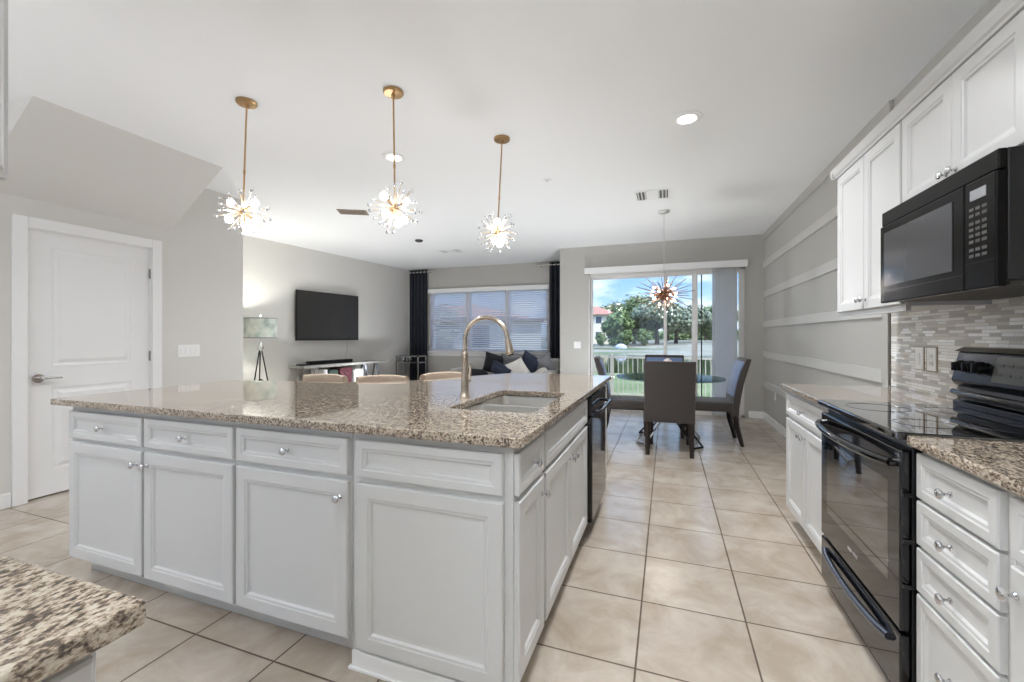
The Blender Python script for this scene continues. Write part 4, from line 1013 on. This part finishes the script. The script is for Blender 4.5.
def cushion(label, x, y, z, w_, h_, rot, m_, cat='cushion', name='throw_cushion'):
    m = MB(); n = 10; T_ = 0.075
    def f(sgn):
        def fn(u, v):
            a, b_ = 2*u-1, 2*v-1; e_ = (1-a**4)*(1-b_**4)
            px = a*(1-0.07*(1-b_*b_)); pz = b_*(1-0.07*(1-a*a))
            return (px*w_/2, sgn*T_*max(e_, 0)**0.6, pz*h_/2)
        return fn
    m.grid(f(1), n, n); m.grid(f(-1), n, n); bmesh.ops.remove_doubles(m.b, verts=m.b.verts, dist=0.0005)
    o = m.build(name, m_, None, True); o.location = (x, y, z); o.rotation_euler = rot; tag(o, label, cat, 'throw cushions on the sofa'); return o
cushion('black cushion standing at the faucet end of the sofa', -3.08, 7.52, 0.70, 0.42, 0.40, (0.25, 0.25, 0.2), M['blackf'])
cushion('black cushion lying flat at the very end of the sofa', -3.35, 7.30, 0.53, 0.46, 0.36, (1.35, 0.1, 0.3), M['blackf'])
cushion('dark navy cushion leaning low beside the pale one', -2.86, 7.28, 0.60, 0.40, 0.32, (0.7, 0.5, 0.1), M['navyf'])
cushion('mid grey cushion standing against the sofa back, middle', -2.72, 7.56, 0.70, 0.46, 0.40, (0.2, 0.0, 0.05), M['midf'])
cushion('pale cushion leaning forward in the middle of the sofa', -2.55, 7.30, 0.62, 0.42, 0.36, (0.45, -0.4, -0.2), M['whitef'])
cushion('navy cushion tilted between the pale and the grey ones', -2.36, 7.50, 0.70, 0.42, 0.42, (0.25, 0.5, 0.0), M['navyf'])
cushion('grey cushion at the sofa end beside the curtain', -2.12, 7.50, 0.68, 0.42, 0.40, (0.25, -0.3, -0.1), M['midf'])
m = MB(); m.grid(lambda u, v: (-2.05+0.55*(u-0.5)-0.25*v, 7.22+0.25*v-0.1*u, 0.50+0.10*math.sin(u*9)*0.3+0.12*u*v+0.02*math.sin(v*14)), 24, 12)
o = m.build('throw_blanket', M['whitef'], None, True); sm = o.modifiers.new('thick', 'SOLIDIFY'); sm.thickness = 0.015; tag(o, 'pale rumpled throw blanket lying on the sofa seat', 'blanket')

# ------------------------------------------------------------------ outdoors
struct('patio', MB().box(-6.5, 6, 7.45, 9.95, -0.22, -0.14), M['deck'])
t = thing('patio_fence', 'white picket railing along the patio beyond the sliding door', 'fence', (0, 9.8, -0.14))
m = MB(); m.box(-6.4, 5.5, -0.02, 0.02, 0.87, 0.91); m.build('top_rail', M['fence'], t)
m = MB(); m.box(-6.4, 5.5, -0.015, 0.015, 0.06, 0.09); m.build('bottom_rail', M['fence'], t)
pk = proto_mesh(MB().box(-0.009, 0.009, -0.009, 0.009, 0.09, 0.87), M['fence'], False)
x = -2.6
while x < 2.4:
    o = bpy.data.objects.new('picket', pk); COL.objects.link(o); o.parent = t; o.location = (x, 0, 0); x += 0.105
for x in (-6.3, -3.9, -1.17, 1.25, 3.7): MB().box(x-0.028, x+0.028, -0.028, 0.028, 0, 0.97).build('post', M['fence'], t)
struct('ground_bounce', MB().box(-14, 10, -16, -3.0, -0.3, -0.12), mat('bounce_concrete', (176, 172, 166), 0.8))  # unseen bright ground added outside the rear opening to bounce light upwards
# ground, lake, far bank
g = MB(); prof = [(7.4, -0.24), (14, -0.34), (22, -0.65), (29, -1.30), (34, -1.75)]
g.grid(lambda u, v: (-90+180*u, prof[int(round(v*4))][0], prof[int(round(v*4))][1]), 6, 4)
struct('lawn', g, M['grass'])
struct('lake', MB().prism([(-120, 27), (120, 27), (160, 75), (-160, 75)], -1.52, -1.50), M['water'])
g = MB(); prof2 = [(64, -1.7), (68, -1.35), (74, -1.0), (84, -0.45), (130, 0.0)]
g.grid(lambda u, v: (-170+340*u, prof2[int(round(v*4))][0]+3*math.sin(u*23), prof2[int(round(v*4))][1]), 40, 4)
struct('ground_far_bank', g, M['sandbank'])
struct('ground_field', MB().box(-260, 260, 128, 420, -1.2, -0.02), M['grass'])

def make_tree(label, H_, R_, m_, seed, trunk=0.28, low=0.22, nleaf=4200):
    rng = random.Random(seed)
    t = thing('lakeside_tree', label, 'tree', (0, 0, 0), 0, 'trees on the far bank')
    m = MB(); m.tube([(0, 0, -0.3), (0.05, 0.02, H_*0.18), (0.0, 0.1, H_*0.36), (0.1, 0.1, H_*0.6)], 0.3, 8, rs=[trunk*1.4, trunk, trunk*0.8, trunk*0.3])
    blobs = []
    for i in range(11):
        a = rng.uniform(0, 2*PI); r = R_*rng.uniform(0.15, 0.68); z = H_*rng.uniform(low+0.12, 0.82)
        k = 1-0.5*abs(z/H_-0.5); c = Vector((r*math.cos(a)*k, r*math.sin(a)*k, z)); blobs.append((c, R_*rng.uniform(0.26, 0.42)))
        if i < 6: m.tube([(0, 0.1, H_*0.3), (c*0.5)+Vector((0, 0, H_*0.18)), c], 0.1, 5, rs=[trunk*0.5, trunk*0.3, 0.04])
    blobs.append((Vector((0, 0, H_*0.8)), R_*0.42))
    m.build('trunk', M['bark'], t)
    f = MB()
    for i in range(nleaf):
        c, br = rng.choice(blobs); d_ = Vector((rng.gauss(0, 1), rng.gauss(0, 1), rng.gauss(0, 0.8))).normalized()
        p_ = c+d_*br*rng.uniform(0.55, 1.05)
        n_ = (d_+Vector((rng.uniform(-.7, .7), rng.uniform(-.7, .7), rng.uniform(-.4, .9)))).normalized(); a = n_.orthogonal().normalized(); b_ = n_.cross(a); s_ = rng.uniform(0.18, 0.42)
        q = [p_+a*s_, p_+b_*s_*0.7, p_-a*s_, p_-b_*s_*0.7]; f.b.faces.new([f.b.verts.new(v) for v in q])
    f.build('crown', m_, t, kind='stuff')
    return t
A_ = make_tree('broad oak tree on the far bank, biggest crown left of the chandelier', 9.6, 5.6, M['leaf1'], 1)
B_ = make_tree('grey-green oak on the far bank behind the chandelier, dark trunk showing', 8.8, 5.2, M['leaf2'], 2, 0.35, 0.26)
C_ = make_tree('bright green tree at the left end of the far bank', 6.5, 4.0, M['leaf3'], 3, 0.2, 0.0)
def at(u, d, z=-0.3):
    yaw = 0.3479; x = (u-512)/427.4*d; return (x*math.cos(yaw)-d*math.sin(yaw), x*math.sin(yaw)+d*math.cos(yaw), z)
place(A_, at(634, 84)); place(B_, at(657, 80), 1.0); place(C_, at(620, 78), 0)
more = [(A_, 615, 92, 0.9, 2.1, 'oak tree behind the bright green one on the far bank'), (B_, 676, 86, 0.85, 0.7, 'grey-green oak just right of the middle door stile'), (A_, 645, 100, 1.0, 3.3, 'second row oak filling the skyline behind the big crown'),
        (B_, 694, 92, 0.95, 4.0, 'grey-green oak near the right sash of the sliding door'), (C_, 612, 98, 0.8, 1.0, 'small bright tree beside the cream building'), (C_, 643, 76, 0.42, 2.0, 'low round bush at the lake edge under the oaks'),
        (C_, 627, 74, 0.4, 5.0, 'low bush at the water left of the grey rocks'), (A_, 722, 95, 0.95, 1.2, 'oak seen between the door frame and the vertical blind'), (A_, 668, 110, 0.85, 5.1, 'distant oak behind the middle door stile'),
        (A_, 705, 112, 0.8, 0.2, 'distant oak on the right of the far bank'), (C_, 600, 72, 0.32, 3.0, 'low bush in front of the cream building'), (A_, 625, 108, 0.88, 0.9, 'distant oak at the left of the far bank skyline')]
for src, u, d_, sc_, rz, lab in more:
    c = dup(src); c['label'] = lab; place(c, at(u, d_), rz); c.scale = (sc_,)*3
f = MB(); rng = random.Random(21)
for i in range(5200):
    d_ = 124+rng.uniform(-2, 2); u_ = rng.uniform(560, 760); q0 = Vector(at(u_, d_)); hh = 3.0+1.2*math.sin(u_*0.11)+0.8*math.sin(u_*0.37)
    q0.z = rng.uniform(-0.2, hh); n_ = Vector((rng.uniform(-1, 1), rng.uniform(-1, 0.2), rng.uniform(0, 1))).normalized(); a = n_.orthogonal().normalized(); b_ = n_.cross(a); s_ = rng.uniform(0.3, 0.7)
    f.b.faces.new([f.b.verts.new(v) for v in (q0+a*s_, q0+b_*s_, q0-a*s_, q0-b_*s_)])
tag(f.build('hedge', M['leaf1']), 'long low dark hedge far behind the lakeside trees', 'hedge', kind='stuff')
m = MB(); rng = random.Random(11)
p_ = Vector(at(621, 71, -0.9))
rk = thing('lake_rock', 'pale grey boulder on the far lake edge', 'rock', p_)
m.sph((0, 0, 0), 0.9, 10, (1.2, 0.8, 0.9)); m.build('body', mat('rock_grey', (170, 172, 178), 0.9, bump=1, bscale=3), rk, True)

def house(label, loc, rz, w_, d_, h_, rh, wall_m, name='house', over=0.6, rows=1, ncol=5):
    t = thing(name, label, 'building', loc, rz)
    MB().box(-w_/2, w_/2, -d_/2, d_/2, -0.5, h_).build('wall', wall_m, t)
    r = MB(); a = (w_/2+over, d_/2+over); k = min(a)*0.85
    v = [r._v(q) for q in ((-a[0], -a[1], h_), (a[0], -a[1], h_), (a[0], a[1], h_), (-a[0], a[1], h_), (-a[0]+k, 0, h_+rh), (a[0]-k, 0, h_+rh))]
    for fc in ((0, 1, 5, 4), (1, 2, 5), (2, 3, 4, 5), (3, 0, 4), (3, 2, 1, 0)): r.b.faces.new([v[i] for i in fc])
    r.build('roof', M['rooftile'], t)
    for rr in range(rows):
        for i in range(ncol):
            x = -w_/2+w_*(i+0.5)/ncol; z0 = 0.9+rr*3.0
            f = MB().box(x-0.62, x+0.62, -d_/2-0.04, -d_/2-0.005, z0-0.05, z0+1.35).build('window', M['alu'], t)
            MB().box(x-0.55, x+0.55, -d_/2-0.06, -d_/2-0.035, z0, z0+1.28).build('pane', M['winglass'], f)
    return t
house('cream two-storey building with tiled roof at the left of the far bank', at(592, 88, -0.2), 0.2, 9, 8, 5.6, 1.8, M['stucco'], 'apartment_building', rows=2, ncol=4)
house('pale neighbouring house with red tiled roof seen through the blinds', (-21.0, 27, -0.3), 0.05, 24, 9, 2.6, 1.1, M['stuccow'], ncol=8)
tr = make_tree('small leafy tree in front of the neighbouring house', 3.6, 1.6, M['leaf2'], 9, 0.1, 0.1, 900); place(tr, (-11.6, 20.5, -0.55)); tr['group'] = 'garden trees by the neighbouring house'
